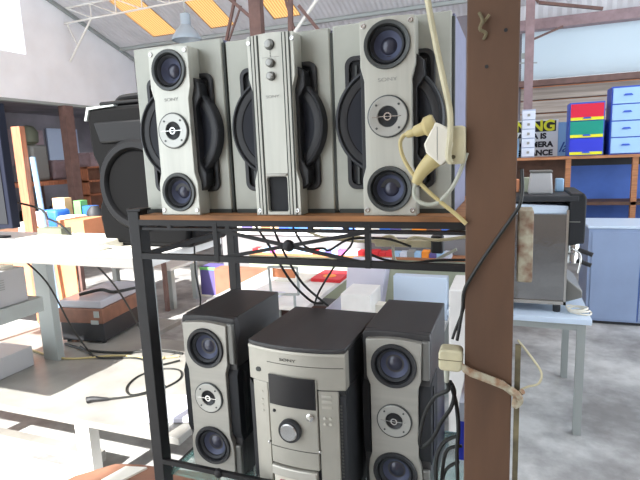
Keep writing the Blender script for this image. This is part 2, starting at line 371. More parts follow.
# pendant lamp
t = thing('pendant_lamp', 'grey metal pendant lamp hanging below the amber skylights', 'lamp', (-2.72, 4.2, 3.06))
b = MB(); b.lathe([(.17,0), (.172,.012), (.155,.05), (.115,.11), (.065,.165), (.06,.17), (.05,.16), (.10,.10), (.14,.045), (.155,.004)], axis='z', close=False); b.build('shade', 'lamp', t)
b = MB(); b.lathe([(.058,.165), (.06,.18), (.058,.29), (.03,.31)], axis='z'); b.build('housing', 'lamp', t)
b = MB(); b.tube([(0,0,.30), (0,0,RZ(4.2)-3.06)], .006, smooth=False); b.build('cord', 'cord_grey', t)
b = MB(); b.lathe([(.02,.15), (.05,.11), (.045,.06), (.02,.04)], axis='z', n=16); b.build('bulb', 'white_pl', t)
# the big brown post in front
t = thing('support_post', 'tall brown painted post in the foreground right of the speakers', 'post', (.8655, -.055, 0))
MB().box(-.0495, .0420, -.055, .034, 0, 5.8).build('shaft', 'post', t, bevel=.002)
b = MB(); b.tube([(-.028,-.056,1.895), (-.022,-.064,1.88), (-.026,-.066,1.865), (-.016,-.06,1.858), (-.02,-.056,1.848)], .003); b.tube([(-.022,-.06,1.875), (-.01,-.064,1.888)], .0025); b.build('twisted_wire', 'rust_dark', t)
MB().lathe([(.0035,-.0562), (.002,-.056)], (.018, 0, 1.86), n=12).build('bolt_hole', 'black', t)
MB().lathe([(.0035,-.0562), (.002,-.056)], (-.014, 0, 1.80), n=12).build('bolt_hole', 'black', t)
tag(boxt('switch_box', 'rust', .912, .940, -.10, -.03, 1.392, 1.532, None, None, bevel=.003), 'rust-flecked cream metal switch box on the side of the brown post', 'switch box')

# ------------------------------------------------------------------ display rack
R_ = thing('display_rack', 'black steel display rack with chipboard top carrying the speakers', 'rack', (-.09, -.01, 0))
def rk(mb, name, mt='iron', bevel=0.0): return mb.build(name, mt, R_, bevel=bevel)
# local coordinates: x from 0 (left face), y from 0 (front face)
for (x, y, z) in ((-.010, 0, 1.520), (.93, 0.17, 1.486), (0, .49, 1.486), (.93, .49, 1.486)):
    rk(MB().box(x, x+.037 if y == 0 else x+.032, y, y+.04 if y == 0 else y+.032, 0, z), 'leg', bevel=.002)
rk(MB().box(-.010, .036, -.003, .043, 1.520, 1.526), 'leg_cap')
rk(MB().box(.034, .945, -.003, .52, 1.497, 1.509), 'shelf_board', 'board_edge')
rk(MB().box(.024, .955, .0, .006, 1.481, 1.497).box(.036, .955, .0, .02, 1.468, 1.475), 'top_rail')
rk(MB().box(.024, .955, .502, .515, 1.470, 1.484), 'top_rail')
rk(MB().box(.024, .955, .0, .014, 1.386, 1.402), 'apron_rail')
rk(MB().box(.006, .022, .03, .50, 1.386, 1.400).box(.006, .022, .03, .50, 1.468, 1.484), 'side_rail')
for x in (.262, .672): rk(MB().box(x, x+.013, -.0015, .012, 1.3855, 1.4885), 'strut')
b = MB()
for (z0, z1) in ((1.470, 1.396), (1.396, 1.470)): b.bar((.275, .006, z0), (.672, .006, z1), .006, .009)
rk(b, 'cross_brace')
rk(MB().lathe([(.004,-.008), (.013,-.004), (.0155,.004), (.013,.012), (.004,.015)], (.4735, .004, 1.433), n=20), 'brace_boss')
b = MB()
for x in (.12, .30, .53, .62): b.box(x, x+.012, -.001, .01, 1.474, 1.4825)
rk(b, 'rail_spacer')
rk(MB().box(.024, .955, .0, .012, .757, .771), 'lower_rail')
rk(MB().box(.006, .022, .03, .50, .69, .704).box(.925, .94, .20, .50, .69, .704).box(.036, .955, .502, .515, .69, .704), 'lower_frame')
rk(MB().box(.024, .94, .03, .505, .704, .712), 'glass_shelf', 'teal_glass')
b = MB(); b.lathe([(.004,-.008), (.012,-.004), (.014,.006), (.006,.014)], (.22, .0, .764), n=16); rk(b, 'rail_boss')

# ------------------------------------------------------------------ speaker pieces
def driver(parent, cx, cz, r, y, ringm='ring'):
    d = MB().lathe([(r,y+.004), (r,y-.002), (r*.97,y-.005), (r*.84,y-.004), (r*.78,y+.004), (r*.78,y+.010), (r,y+.010)], (cx,0,cz), close=False, n=40).build('driver', ringm, parent)
    MB().lathe([(r*.79,y+.006), (r*.72,y+.001), (r*.62,y+.006), (r*.60,y+.011)], (cx,0,cz), close=False, n=40).build('surround', 'rubber', d)
    MB().lathe([(r*.61,y+.010), (r*.48,y+.016), (r*.36,y+.021), (0.0005,y+.024)], (cx,0,cz), close=False, n=40).build('cone', 'cone', d)
    MB().lathe([(r*.37,y+.021), (r*.28,y+.017), (r*.14,y+.0145), (.0005,y+.0138)], (cx,0,cz), close=False, n=40).build('dust_cap', 'dust', d)
    return d
def tweeter(parent, cx, cz, r, y):
    t = MB().lathe([(r*.97,y+.001), (r*.97,y-.003), (r*.93,y-.0045), (r*.52,y-.0035), (r*.47,y+.002)], (cx,0,cz), close=False).build('tweeter', 'plate', parent)
    MB().lathe([(r*1.02,y+.001), (r*1.02,y-.0025), (r*.96,y-.0035), (r*.95,y)], (cx,0,cz), close=False).build('outer_ring', 'ring', t)
    MB().lathe([(r*.49,y-.002), (r*.40,y+.001), (r*.3,y+.004), (.0005,y+.004)], (cx,0,cz), close=False).build('horn', 'black', t)
    MB().lathe([(r*.20,y-.003), (r*.20,y-.006), (r*.13,y-.006), (r*.13,y-.003)], (cx,0,cz), n=24, close=False).build('phase_ring', 'chrome', t)
    MB().box(cx-r*.78, cx+r*.66, y-.0055, y-.0035, cz-.0008, cz+.0008).build('bar', 'chrome', t)
    for k in range(4):
        a = PI/4+PI/2*k
        MB().lathe([(.0026,y-.0035), (.0026,y-.0055), (.001,y-.0055)], (cx+r*.78*math.cos(a),0,cz+r*.78*math.sin(a)), n=10).build('screw', 'ring', t)
    return t
def screw(parent, x, z, y, r=.0058):
    s = MB().lathe([(r,y+.001), (r,y-.002), (r*.8,y-.003), (r*.55,y-.003), (r*.4,y-.001)], (x,0,z), n=16).build('screw', 'chrome', parent)
    return s
def column_outline(H=.430):
    R = [(.0608,0), (.0608,.085), (.053,.112), (.0525,.30), (.0608,.33), (.0608,H-.003)]
    top = [(.0608-.1216*k/8, H-.003+.004*math.sin(PI*k/8)) for k in range(1, 8)]
    Lf = [(-x, z) for x, z in reversed(R)]
    bot = [(-.0608+.1216*k/8, -.0*math.sin(PI*k/8)) for k in range(1, 8)]
    return R + top + Lf
def big_speaker(label, loc, middle=False, b0=-.152, b1=.126, bh=.449):
    t = thing('hifi_speaker', label, 'speaker', loc)
    c = MB().box(b0, b1+.006, .068, .34, 0, bh-.004).build('cabinet', 'cab_side', t, bevel=.003)
    MB().box(b0, b1, .055, .070, .004, bh).build('front_panel', 'panel', t, bevel=.004)
    MB().box(b1, b1+.0065, .0575, .070, .0, bh-.012).build('side_trim', 'seam', t, bevel=.001)
    MB().box(b0+.006, b1, .050, .056, .0, .010).build('bottom_trim', 'seam', t)
    # dark bracket behind the woofer: frame around recess
    MB().plate(rrect(-.112, .096, .058, .366, .022), [(-.008, .212, (.093, .143, .014))], .046, .058).build('bracket', 'ring' if False else 'black', t, bevel=.0015)
    MB().prism(rrect(-.104, .088, .066, .358, .014), .0535, .0565).build('recess', 'black_soft', t)
    for xr in (.072, -.088): MB().box(xr, xr+.005, .049, .054, .07, .345).build('recess_rib', 'ring', t)
    wf = MB().lathe([(.126,.056), (.126,.032), (.123,.027), (.119,.026), (.117,.029), (.115,.034)], (-.008,0,.216), n=56, close=False).build('woofer', 'rubber', t)
    MB().lathe([(.116,.033), (.108,.0325), (.099,.034), (.097,.037)], (-.008,0,.216), n=56, close=False).build('surround', 'black', wf)
    MB().lathe([(.098,.036), (.060,.044), (.03,.050), (.0005,.051)], (-.008,0,.216), n=56, close=False).build('cone', 'cone_dark', wf)
    # inner liner of the front column and its shoulders
    MB().prism([(.060,.062), (.076,.075), (.078,.108), (.061,.135), (.061,.280), (.078,.305), (.076,.338), (.060,.352), (-.060,.352), (-.066,.338), (-.066,.075), (-.060,.062)], .016, .055).build('column_liner', 'black', t, bevel=.002)
    f = thing  # front column
    holes = []
    if not middle: holes = [(.0, .373, .0455), (.0, .061, .0455), (.0, .221, .022)]
    else: holes = [(.0, .052, (.027, .043, .006))]
    pl = MB().plate(column_outline(), holes, 0.0, .045).build('front_column', 'silver', t, bevel=.0015)
    sh = MB().box(-.0575, .0575, .042, .057, .001, .428); sh.build('column_back', 'panel', t)
    if not middle:
        driver(t, 0, .373, .0515, -.001); driver(t, 0, .061, .0515, -.001); tweeter(t, 0, .221, .0455, -.001)
        for x, z in ((-.052,.416), (.052,.417), (-.052,.013), (.052,.013)): screw(t, x, z, 0)
        text('brand_mark', 'SONY', .011, 'print_grey', t, (.0, -.0005, .300), sx=1.5, depth=.0003)
    else:
        for x in (-.050, -.041, -.032, .032, .041, .050):
            MB().box(x-.0014, x+.0014, -.0016, .002, .002, .4275).build('stripe', 'seam', t)
        for x in (-.0455, -.0365, .0365, .0455):
            MB().box(x-.0028, x+.0028, -.0025, .002, .002, .4275).build('fin', 'fin', t)
        k = MB().lathe([(.011,0), (.011,-.006), (.0085,-.009), (.0082,-.012), (.001,-.0125)], (-.001,0,.404), n=24).build('power_button', 'knob', t)
        MB().lathe([(.0125,.001), (.0125,-.0015), (.011,-.0015)], (-.001,0,.404), n=24).build('collar', 'ring', k)
        for z in (.362, .332):
            k = MB().lathe([(.0095,0), (.0095,-.010), (.007,-.013), (.001,-.0135)], (.0,0,z), n=24).build('knob', 'knob', t)
            MB().lathe([(.0105,.001), (.0105,-.0015), (.0095,-.0015)], (.0,0,z), n=24).build('collar', 'ring', k)
        b = MB()
        for j in range(5): b.lathe([(.0011,-.0002), (.0011,-.001)], (0,0,.376+.0035*j), n=8)
        b.build('indicator_dots', 'print_dark', t)
        for z in (.375,): MB().box(-.022, .022, -.0007, 0, z, z+.0008).build('panel_line', 'print_grey', t)
        MB().box(-.0268, .0268, .010, .044, .0095, .0945).build('port', 'black_soft', t)
        MB().prism([(-.027,.0955), (.027,.0955), (.030,.103), (-.030,.103)], -.004, .004).build('port_lip', 'silver_dark', t, bevel=.002)
        for x, z in ((-.056,.412), (.057,.412), (-.051,.012), (.052,.012)): screw(t, x, z, 0)
        text('brand_mark', 'SONY', .009, 'print_grey', t, (.0, -.0005, .285), sx=1.5, depth=.0003)
    return t
ZS = 1.5092
s1 = big_speaker('big silver speaker at the left end of the chipboard top, nearest the black corner leg', (.071, .0, ZS))
s2 = big_speaker('big silver speaker with ribbed control column and three round knobs, between two others', (.3605, .0, ZS), True, -.152, .130, .438)
s3 = big_speaker('big silver speaker beside the brown post, behind the cream plugs', (.640, .0, ZS), False, -.143, .131, .440)
for s in (s1, s2, s3): s['group'] = 'large silver speakers on the rack top'

# ------------------------------------------------------------------ lower satellite speakers
def small_speaker(label, loc, H=.484, dz=0.0):
    t = thing('satellite_speaker', label, 'speaker', loc, group='charcoal satellite speakers on the lower shelf')
    MB().box(-.090, .086, .012, .285, 0, H).build('cabinet', 'wood_black', t, bevel=.003)
    ol = [(.084,0.012), (.074,0), (-.078,0), (-.090,.012), (-.092,.06), (-.092,H-.012), (-.088,H-.002)] + [(-.088+.172*k/8, H-.002+.004*math.sin(PI*k/8)) for k in range(1, 8)] + [(.084,H-.002), (.086,H-.012), (.086,.06)]
    MB().prism(ol, -.008, .016).build('front_surround', 'wood_black', t, bevel=.003)
    zc = (.405+dz, .253+dz, .101+dz)
    L0, R0 = -.079, .066; PT = H-.018
    ol = [(R0-.012,.004), (R0-.002,.02), (R0,.09), (R0-.004,.12), (R0-.010,.14), (R0-.010,.335), (R0-.002,.36), (R0,PT)]
    ol += [(R0-.004-.137*k/8, PT+.006*math.sin(PI*k/8)) for k in range(1, 8)]
    ol += [(L0,PT), (L0+.001,.36), (L0+.010,.335), (L0+.010,.14), (L0+.003,.12), (L0,.09), (L0+.003,.02), (L0+.014,.004)]
    cx = -.006
    MB().plate(ol, [(cx, zc[0], .051), (cx, zc[1], .021), (cx, zc[2], .051)], -.026, -.006).build('front_panel', 'silver_dark', t, bevel=.0015)
    for za, zb in ((.36, PT+.004), (.012, .108)): MB().box(R0-.001, .085, -.020, -.007, za, zb).build('side_strip', 'front_grey', t, bevel=.004)
    driver(t, cx, zc[0], .0600, -.027, 'black'); driver(t, cx, zc[2], .0600, -.027, 'black'); tweeter(t, cx, zc[1], .046, -.027)
    # black recessed side grips with chamfered corners
    for s_, xa, xb in ((1, .057, .0885), (-1, -.0945, -.074)):
        o = [(-.016,.150), (-.004,.118), (.10,.118), (.10,.348), (-.004,.348), (-.016,.325)]
        MB().prismx(o, xa, xb).build('side_grip', 'black_soft', t, bevel=.002)
        xo = .0885 if s_ > 0 else -.0945
        MB().prismx([(.012,.135), (.03,.150), (.03,.32), (.012,.335)], xo-.003, xo+.003).build('grip_ridge', 'black', t)
    return t
L1 = small_speaker('charcoal satellite speaker with open floor to its left, nearest the rack leg', (.088, .070, .712), .495)
L2 = small_speaker('charcoal satellite speaker between the stereo unit and the brown post', (.629, .112, .712), .480, -.010)

# ------------------------------------------------------------------ stereo unit
T = thing('mini_hifi_stereo', 'silver mini hi-fi stereo with a black display and big round dial', 'stereo', (.376, .020, .712), rz=math.radians(-1.5))
W = .1395; Hs = .456
def fy(x): return -.022*(1-(x/W)**2)
def cp(x0, x1, z0, z1, off, thk=.008, n=10, rb=0.0):
    mb = MB(); P = [x0+(x1-x0)*k/n for k in range(n+1)]; vs = []
    for x in P:
        for y in (fy(x)-off, fy(x)-off+thk):
            for z in (z0, z1): vs.append((x, y, z))
    fs = []
    for i in range(n):
        a, c = 4*i, 4*i+4; fs += [(a, a+1, c+1, c), (a+2, c+2, c+3, a+3), (a+1, a+3, c+3, c+1), (a, c, c+2, a+2)]
    fs += [(0,2,3,1), (4*n, 4*n+1, 4*n+3, 4*n+2)]
    return mb.add(vs, fs)
MB().box(-W+.004, W-.001, .002, .305, 0.0, Hs-.012).build('body', 'black', T, bevel=.003)
tp = [(W, .004)] + [(W-2*W*k/12, fy(W-2*W*k/12)-.002) for k in range(13)] + [(-W, .305), (W, .305)]
MB().prismz([(W,.31), (W,.0)] + [(W-2*W*k/12, fy(W-2*W*k/12)-.004) for k in range(1, 12)] + [(-W,.0), (-W,.31)], Hs-.012, Hs).build('top_cover', 'wood_black', T, bevel=.003)
cp(-W, W, .345, Hs-.012, .002, .03).build('upper_fascia', 'stereo', T, bevel=.002)
cp(-W+.001, W-.001, Hs-.020, Hs-.0125, .0045, .006).build('top_trim', 'stereo_lt', T, bevel=.001)
cp(-.0755, .135, .405, .4062, .003, .003).build('tape_door_line', 'print_dark', T)
cp(.0600, .1370, .343, .3445, .003, .003).build('side_door_line', 'print_dark', T)
cp(-.128, -.078, .0, .345, .002, .03).build('left_column', 'stereo', T, bevel=.002)
cp(.069, .120, .0, .345, .002, .03).build('right_column', 'stereo', T, bevel=.002)
MB().prism([(-W,.345), (-.128,.325), (-.128,.06), (-W,.04)], -.004, .02).build('left_wing', 'black', T)
cp(-.078, .069, .0, .345, -.010, .02).build('centre_back', 'black', T)
cp(-.074, .066, .118, .372, .006, .014).build('centre_panel', 'stereo', T, bevel=.002)
cp(-.0715, .0635, .290, .374, .0075, .003).build('display_window', 'screen', T, bevel=.001)
cp(-.072, .064, .168, .1692, .0072, .002).build('panel_line', 'print_dark', T)
yk = fy(-.01)-.006
k = MB().lathe([(.032,yk+.002), (.032,yk-.010), (.030,yk-.014), (.0245,yk-.014), (.0235,yk-.008)], (-.010,0,.226), n=40, close=False).build('volume_dial', 'black', T)
MB().lathe([(.0245,yk-.008), (.024,yk-.016), (.0215,yk-.019), (.0005,yk-.0185)], (-.010,0,.226), n=40).build('dial_cap', 'chrome', k)
yk = fy(.042)-.006
k = MB().lathe([(.0105,yk), (.0105,yk-.004), (.0075,yk-.006), (.006,yk-.006)], (.047,0,.270), n=24).build('select_knob', 'chrome', T)
MB().lathe([(.0055,yk-.0035), (.0045,yk-.008), (.001,yk-.0085)], (.047,0,.270), n=16).build('cap', 'stereo_lt', k)
MB().lathe([(.0045,yk+.004), (.0045,yk+.0), (.002,yk-.001)], (-.058,0,.272), n=14).build('round_button', 'black', T)
for i, z in enumerate((.325, .310, .295, .280)):
    if i < 3: cp(.078, .104, z, z+.007, .0045, .004, 3).build('button', 'stereo_lt', T, bevel=.001)
for z in (.268, .252):
    for x in (.084, .099):
        MB().lathe([(.004,fy(x)-.001), (.004,fy(x)-.005), (.001,fy(x)-.0055)], (x,0,z), n=12).build('button', 'stereo_lt', T)
for z in (.315, .292, .276, .260): MB().lathe([(.0035,fy(-.10)-.001), (.0035,fy(-.10)-.004), (.001,fy(-.10)-.0042)], (-.098,0,z), n=10).build('button', 'stereo_lt', T)
MB().prism(rrect(-.113,-.098,.372,.384,.005), fy(-.105)-.0045, fy(-.105)).build('power_button', 'ring', T)
text('brand_mark', 'SONY', .0105, 'print_dark', T, (-.012, fy(-.012)-.0026, .418), sx=1.7, depth=.0004)
for x in (-.080, .070): MB().lathe([(.0035,fy(x)-.002), (.0035,fy(x)-.009), (.002,fy(x)-.010)], (x,0,.175), n=12).build('door_catch', 'chrome', T)
cp(-.074, .059, .085, .112, .012, .02).build('cassette_lip', 'stereo_lt', T, bevel=.003)
cp(-.070, .055, .004, .083, .006, .012).build('cassette_door', 'white_pl', T, bevel=.002)
text('red_lettering', 'GENEZI', .0125, 'red', T, (-.03, fy(-.03)-.0075, .069), bold=.0003, depth=.0006)
# right wing with cooling slats
MB().prismx([(-.002,.03), (-.002,.325), (.016,.345), (.12,.345), (.12,.03)], .118, .1405).build('vent_wing', 'black_soft', T, bevel=.002)
b = MB()
for k in range(22): b.box(.122, .128, -.004, .0, .10+.0095*k, .10+.0095*k+.005)
b.build('vent_slats', 'print_dark', T)

# ------------------------------------------------------------------ plugs and cords in front of the right speaker
YP = -.115
def V(x, z, y=YP): return (x, y, z)
t = thing('power_plug', 'large yellowed plug pointing left above the white double adaptor', 'plug', (.742, YP, 1.69), group='plugs in the hanging adaptor')
def plug_mb(a, b, r0, r1):
    mb = MB(); a = Vector(a); b = Vector(b); n = 14; d = (b-a)
    prof = [(0, .35), (.03, .9), (.10, 1.0), (.32, .95), (.42, .62), (.70, .5), (.75, .38), (.95, .34), (1.0, .25)]
    dn = d.normalized(); u = dn.orthogonal().normalized(); l = dn.cross(u); vs = []; fs = []
    for tt, rr in prof:
        for k in range(n):
            an = 2*PI*k/n; vs.append(a+d*tt+(u*math.cos(an)+l*math.sin(an))*(r0*rr))
    for i in range(len(prof)-1):
        for k in range(n): fs.append((i*n+k, i*n+(k+1) % n, (i+1)*n+(k+1) % n, (i+1)*n+k))
    fs += [tuple(range(n)), tuple(reversed(range((len(prof)-1)*n, len(prof)*n)))]
    return mb.add(vs, fs)
plug_mb((.018,0,.012), (-.040,0,-.006), .021, .01).build('body', 'yellowed', t)
t = thing('power_plug', 'long yellowed plug hanging down left below the white double adaptor', 'plug', (.742, YP, 1.62), group='plugs in the hanging adaptor')
pm = MB(); pm.tube([(.020,0,.020), (.004,0,.006), (-.012,0,-.012), (-.022,0,-.032)], .017, n=14, taper=lambda q: 1.15-.62*q); pm.build('body', 'yellowed', t)
t = thing('double_adaptor', 'white angular double adaptor holding two yellowed plugs', 'adaptor', (.7655, YP, 1.658))
MB().prism([(-.004,.047), (.020,.034), (.028,.006), (.024,-.020), (.006,-.036), (-.022,-.010), (-.026,.006)], -.020, .020).build('body', 'white_pl', t, bevel=.003)
MB().box(-.001,.0002,-.0205,.0205,-.025,.038).build('seam', 'print_grey', t)
t = thing('socket_block', 'cream cord socket between the adaptor and the brown post', 'socket', (.800, YP+.005, 1.66))
MB().prism(rrect(-.020, .016, -.036, .036, .008), -.016, .016).build('body', 'cream', t, bevel=.003)
MB().lathe([(.004,-.0165), (.004,-.0185), (.001,-.0185)], (-.006,0,-.022), n=12).build('screw', 'rust_dark', t)
b = MB(); b.tube([V(.742,1.95,YP), V(.746,1.925,YP), V(.760,1.85,YP), V(.776,1.775,YP), V(.786,1.725,YP), V(.789,1.68,YP-.02), V(.786,1.640,YP-.02), V(.79,1.628,YP-.016)], .0058)
b.tube([V(.742,1.95,YP), V(.735,2.2,YP), V(.76,2.6,YP), V(.83,3.0,YP)], .0058)
tag(b.build('flex', 'cream'), 'thick cream flex hanging from above into the socket beside the post', 'cord')
b = MB(); b.tube([V(.706,1.686), V(.696,1.682), V(.690,1.668), V(.696,1.640), V(.716,1.605), V(.742,1.575), V(.770,1.550), V(.800,1.525), V(.818,1.508,YP-.002)], .0042)
tag(b.build('plug_cord', 'yellowed'), 'yellowed flex looping from the upper plug down to the post foot of the shelf', 'cord')
b = MB(); b.tube([V(.720,1.588), V(.716,1.572), V(.722,1.556), V(.742,1.546), V(.766,1.552), V(.790,1.578), V(.806,1.610), V(.818,1.645,YP)], .004)
tag(b.build('plug_cord', 'cord_grey'), 'pale grey flex curving from the lower plug back up to the post', 'cord')
# black cable crossing the post
b = MB(); b.tube([V(.916,1.61,-.10), V(.918,1.575,-.108), V(.914,1.545,-.116), V(.900,1.520,-.118), V(.878,1.485,-.118), V(.850,1.440,-.118), V(.826,1.398,-.118), V(.814,1.370,-.112), V(.811,1.335,-.105), V(.806,1.30,-.10), V(.800,1.262,-.10)], .0034)
b.tube([V(.815,1.37,-.10), V(.812,1.33,-.09), V(.797,1.285,-.09), V(.790,1.262,-.095)], .0028)
tag(b.build('black_cable', 'cord_black'), 'black cable crossing the brown post diagonally beside the switch box', 'cable')
t = thing('wall_plug', 'cream power plug strapped to the left edge of the brown post', 'plug', (.786, -.105, 1.222))
MB().prism(rrect(-.021, .026, -.020, .026, .010), -.02, .02).build('body', 'cream', t, bevel=.004)
MB().box(-.0212, .0262, -.0205, .0205, .004, .0055).build('seam', 'rust_dark', t)
MB().lathe([(.006,0), (.006,-.006), (.005,-.030), (.0035,-.032)], (-.006,-.004,-.019), axis='z', n=12).build('cord_grip', 'cord_grey', t)
def strap(pts, w_, th):
    mb = MB(); P = [Vector(p) for p in pts]; vs = []; fs = []
    for i, p in enumerate(P):
        tw = .35*math.sin(i*1.3)
        vs += [p+Vector((0, -th/2, w_/2)), p+Vector((0, -th/2-.001*tw, -w_/2)), p+Vector((0, th/2, -w_/2)), p+Vector((0, th/2, w_/2))]
    for i in range(len(P)-1):
        for k in range(4): fs.append((4*i+k, 4*i+(k+1) % 4, 4*i+4+(k+1) % 4, 4*i+4+k))
    fs += [(0,1,2,3), (4*len(P)-4, 4*len(P)-1, 4*len(P)-2, 4*len(P)-3)]; return mb.add(vs, fs)
b = strap([(.806,-.118,1.222), (.814,-.120,1.212), (.828,-.118,1.203), (.850,-.117,1.196), (.872,-.118,1.190), (.892,-.117,1.183), (.908,-.118,1.172), (.922,-.114,1.160)], .016, .006)
tag(b.build('cloth_strap', 'rag', ang=60), 'stained cream cloth strap tied across the brown post', 'strap')
b = MB(); b.tube([(.905,-.118,1.178), (.920,-.122,1.168), (.924,-.112,1.150), (.914,-.118,1.142), (.918,-.106,1.158), (.928,-.112,1.172)], .006)
tag(b.build('strap_knot', 'rag'), 'knotted end of the stained strap at the right edge of the post', 'knot')
b = MB(); b.tube([(.917,-.095,1.272), (.925,-.1,1.264), (.945,-.10,1.238), (.962,-.10,1.210), (.957,-.10,1.187), (.938,-.10,1.178), (.924,-.106,1.172)], .0022)
tag(b.build('wire_loop', 'cream'), 'thin cream wire loop sticking out right of the brown post', 'wire')
b = MB(); b.box(.9125, .923, -.108, -.098, 0, 1.265); tag(b.build('flat_bar', 'rust_dark'), 'thin rusty olive bar standing along the right edge of the post', 'bar')
# tangled black cables between right satellite speaker and post
b = MB()
b.tube([(.780,-.108,1.175), (.782,-.10,1.150), (.752,-.08,1.120), (.728,-.07,1.070), (.716,-.07,1.010), (.722,-.07,.990), (.745,-.07,1.015), (.765,-.07,1.060), (.785,-.07,1.095), (.792,-.07,1.13), (.788,-.09,1.160)], .0045)
b.tube([(.785,-.09,1.165), (.795,-.06,1.10), (.800,-.06,1.04), (.796,-.05,.98), (.798,-.05,.90)], .0045)
tag(b.build('black_cable', 'cord_black'), 'long black cable loop hanging below the cream plug over the satellite speaker', 'cable')
b = MB()
b.tube([(.80,-.05,1.02), (.77,-.05,1.0), (.752,-.05,.96), (.750,-.05,.90), (.765,-.05,.86), (.80,-.05,.88)], .0045)
b.tube([(.806,-.04,.99), (.775,-.04,.975), (.764,-.04,.93), (.762,-.04,.86), (.78,-.04,.80)], .004)
b.tube([(.80,-.04,.95), (.772,-.04,.925), (.758,-.03,.87), (.748,-.03,.80)], .004)
tag(b.build('coiled_cable', 'cord_black'), 'coiled black cable bundle low against the left of the post', 'cable')
boxt('carton', 'blue_pl', .765, .90,   .34, .60, .712, .84, 'blue carton on the glass shelf behind the brown post', 'box')
boxt('carton', 'white_dr', .765, .90, .34, .60, .84, .90, 'white carton stacked on the blue carton behind the post', 'box')
boxt('carton', 'maroon', .775, .90, .40, .60, .90, .98, 'maroon carton topmost of the stack behind the post', 'box')

# cables hanging behind the apron of the rack
def cab(pts, r, mt, label):
    b = MB(); b.tube(pts, r); return tag(b.build('cable', mt), label, 'cable')
cab([(.10,.30,1.465), (.13,.30,1.44), (.186,.30,1.36), (.244,.30,1.264), (.30,.33,1.19), (.33,.36,1.175)], .004, 'cord_black', 'black cable dropping right behind the rack cross brace toward the stereo')
cab([(.19,.30,1.465), (.20,.30,1.418), (.235,.30,1.34), (.285,.31,1.25), (.349,.36,1.168)], .004, 'cord_black', 'black cable crossing another just behind the stereo top')
cab([(.46,.30,1.466), (.455,.30,1.39), (.41,.30,1.335), (.345,.30,1.237), (.30,.36,1.168)], .0032, 'cord_black', 'thin black cable slanting down left behind the stereo')
cab([(.25,.30,1.462), (.30,.30,1.375), (.36,.30,1.37), (.383,.30,1.365), (.448,.30,1.400), (.556,.30,1.404), (.64,.25,1.392)], .0035, 'cord_black', 'black cable arching behind the right strut of the rack')
cab([(-.04,.25,1.10), (-.045,.22,1.17), (-.03,.2,1.22), (-.04,.2,1.30), (-.05,.22,1.38)], .0028, 'cord_black', 'thin cable hanging at the left of the satellite speaker by the rack leg')
# ------------------------------------------------------------------ centre background
# long table
def table(label, x0, x1, y0, y1, z, topm, legm, tt=.03, lw=.04, legs=4, apron=0, name='table', group=None):
    t = thing(name, label, 'table', (x0, y0, 0), group=group); w_, d_ = x1-x0, y1-y0
    MB().box(0, w_, 0, d_, z-tt, z).build('tabletop', topm, t, bevel=.003)
    for x in (.01, w_-lw-.01):
        for y in (.01, d_-lw-.01): MB().box(x, x+lw, y, y+lw, 0, z-tt).build('leg', legm, t)
    if apron: MB().box(.02, w_-.02, .02, .035, z-tt-apron, z-tt).box(.02, w_-.02, d_-.035, d_-.02, z-tt-apron, z-tt).box(.01, .025, .02, d_-.02, z-tt-apron, z-tt).box(w_-.025, w_-.01, .02, d_-.02, z-tt-apron, z-tt).build('apron', legm, t)
    return t
table('long white table running away behind the stereo, grey side panel', -1.02, -.29, 1.68, 2.74, .72, 'white_lam', 'grey_steel', apron=.0)
# side panel under it
tag(MB().box(0,.012,0,1.0,0,.62).build('panel_board', 'ltgrey', None, (-.275,1.6,0)), 'pale grey board leaning against the side of the long white table', 'board')
t = boxt('box_lid', 'redbox', -.50, -.27, 2.30, 2.60, .72, .745, 'flat red box with orange spot at the far end of the long white table', 'box')
MB().lathe([(.05,.0), (.05,.002), (.03,.002)], (0,-.05,.026), axis='z', n=20).build('spot', 'orange_s', t)
boxt('paper_stack', 'paper', -.78, -.52, 2.25, 2.55, .72, .735, 'stack of white papers beside the flat red box', 'papers')
boxt('tray', 'ltgrey', -.85, -.55, 1.55, 1.95, .72, .732, 'pale lilac tray lying on the long white table', 'tray')
# chair: tube loop back
t = thing('tube_chair', 'orange chair with grey steel tube back in front of the white table', 'chair', (-.32, 1.15, 0))
b = MB(); b.tube([(-.09,.30,.875), (-.095,.30,1.0), (-.085,.30,1.025), (.07,.30,1.028), (.085,.30,1.01), (.085,.30,.89), (.07,.30,.870), (-.07,.30,.866), (-.09,.30,.882)], .008); b.build('back_loop', 'grey_steel', t)
MB().box(-.075, .07, .298, .308, .965, 1.018).build('back_pad', 'card', t, bevel=.004)
b = MB(); b.tube([(-.06,.30,.870), (-.06,.30,.45)], .008, smooth=False); b.tube([(.06,.30,.872), (.06,.30,.45)], .008, smooth=False); b.build('back_upright', 'grey_steel', t)
MB().box(-.14, .14, -.08, .32, .46, .49).build('seat', 'card', t, bevel=.01)
for x in (-.12, .12):
    for y in (-.06, .29): MB().lathe([(.009,0), (.009,.46)], (x,y,0), axis='z', n=10).build('leg', 'grey_steel', t)
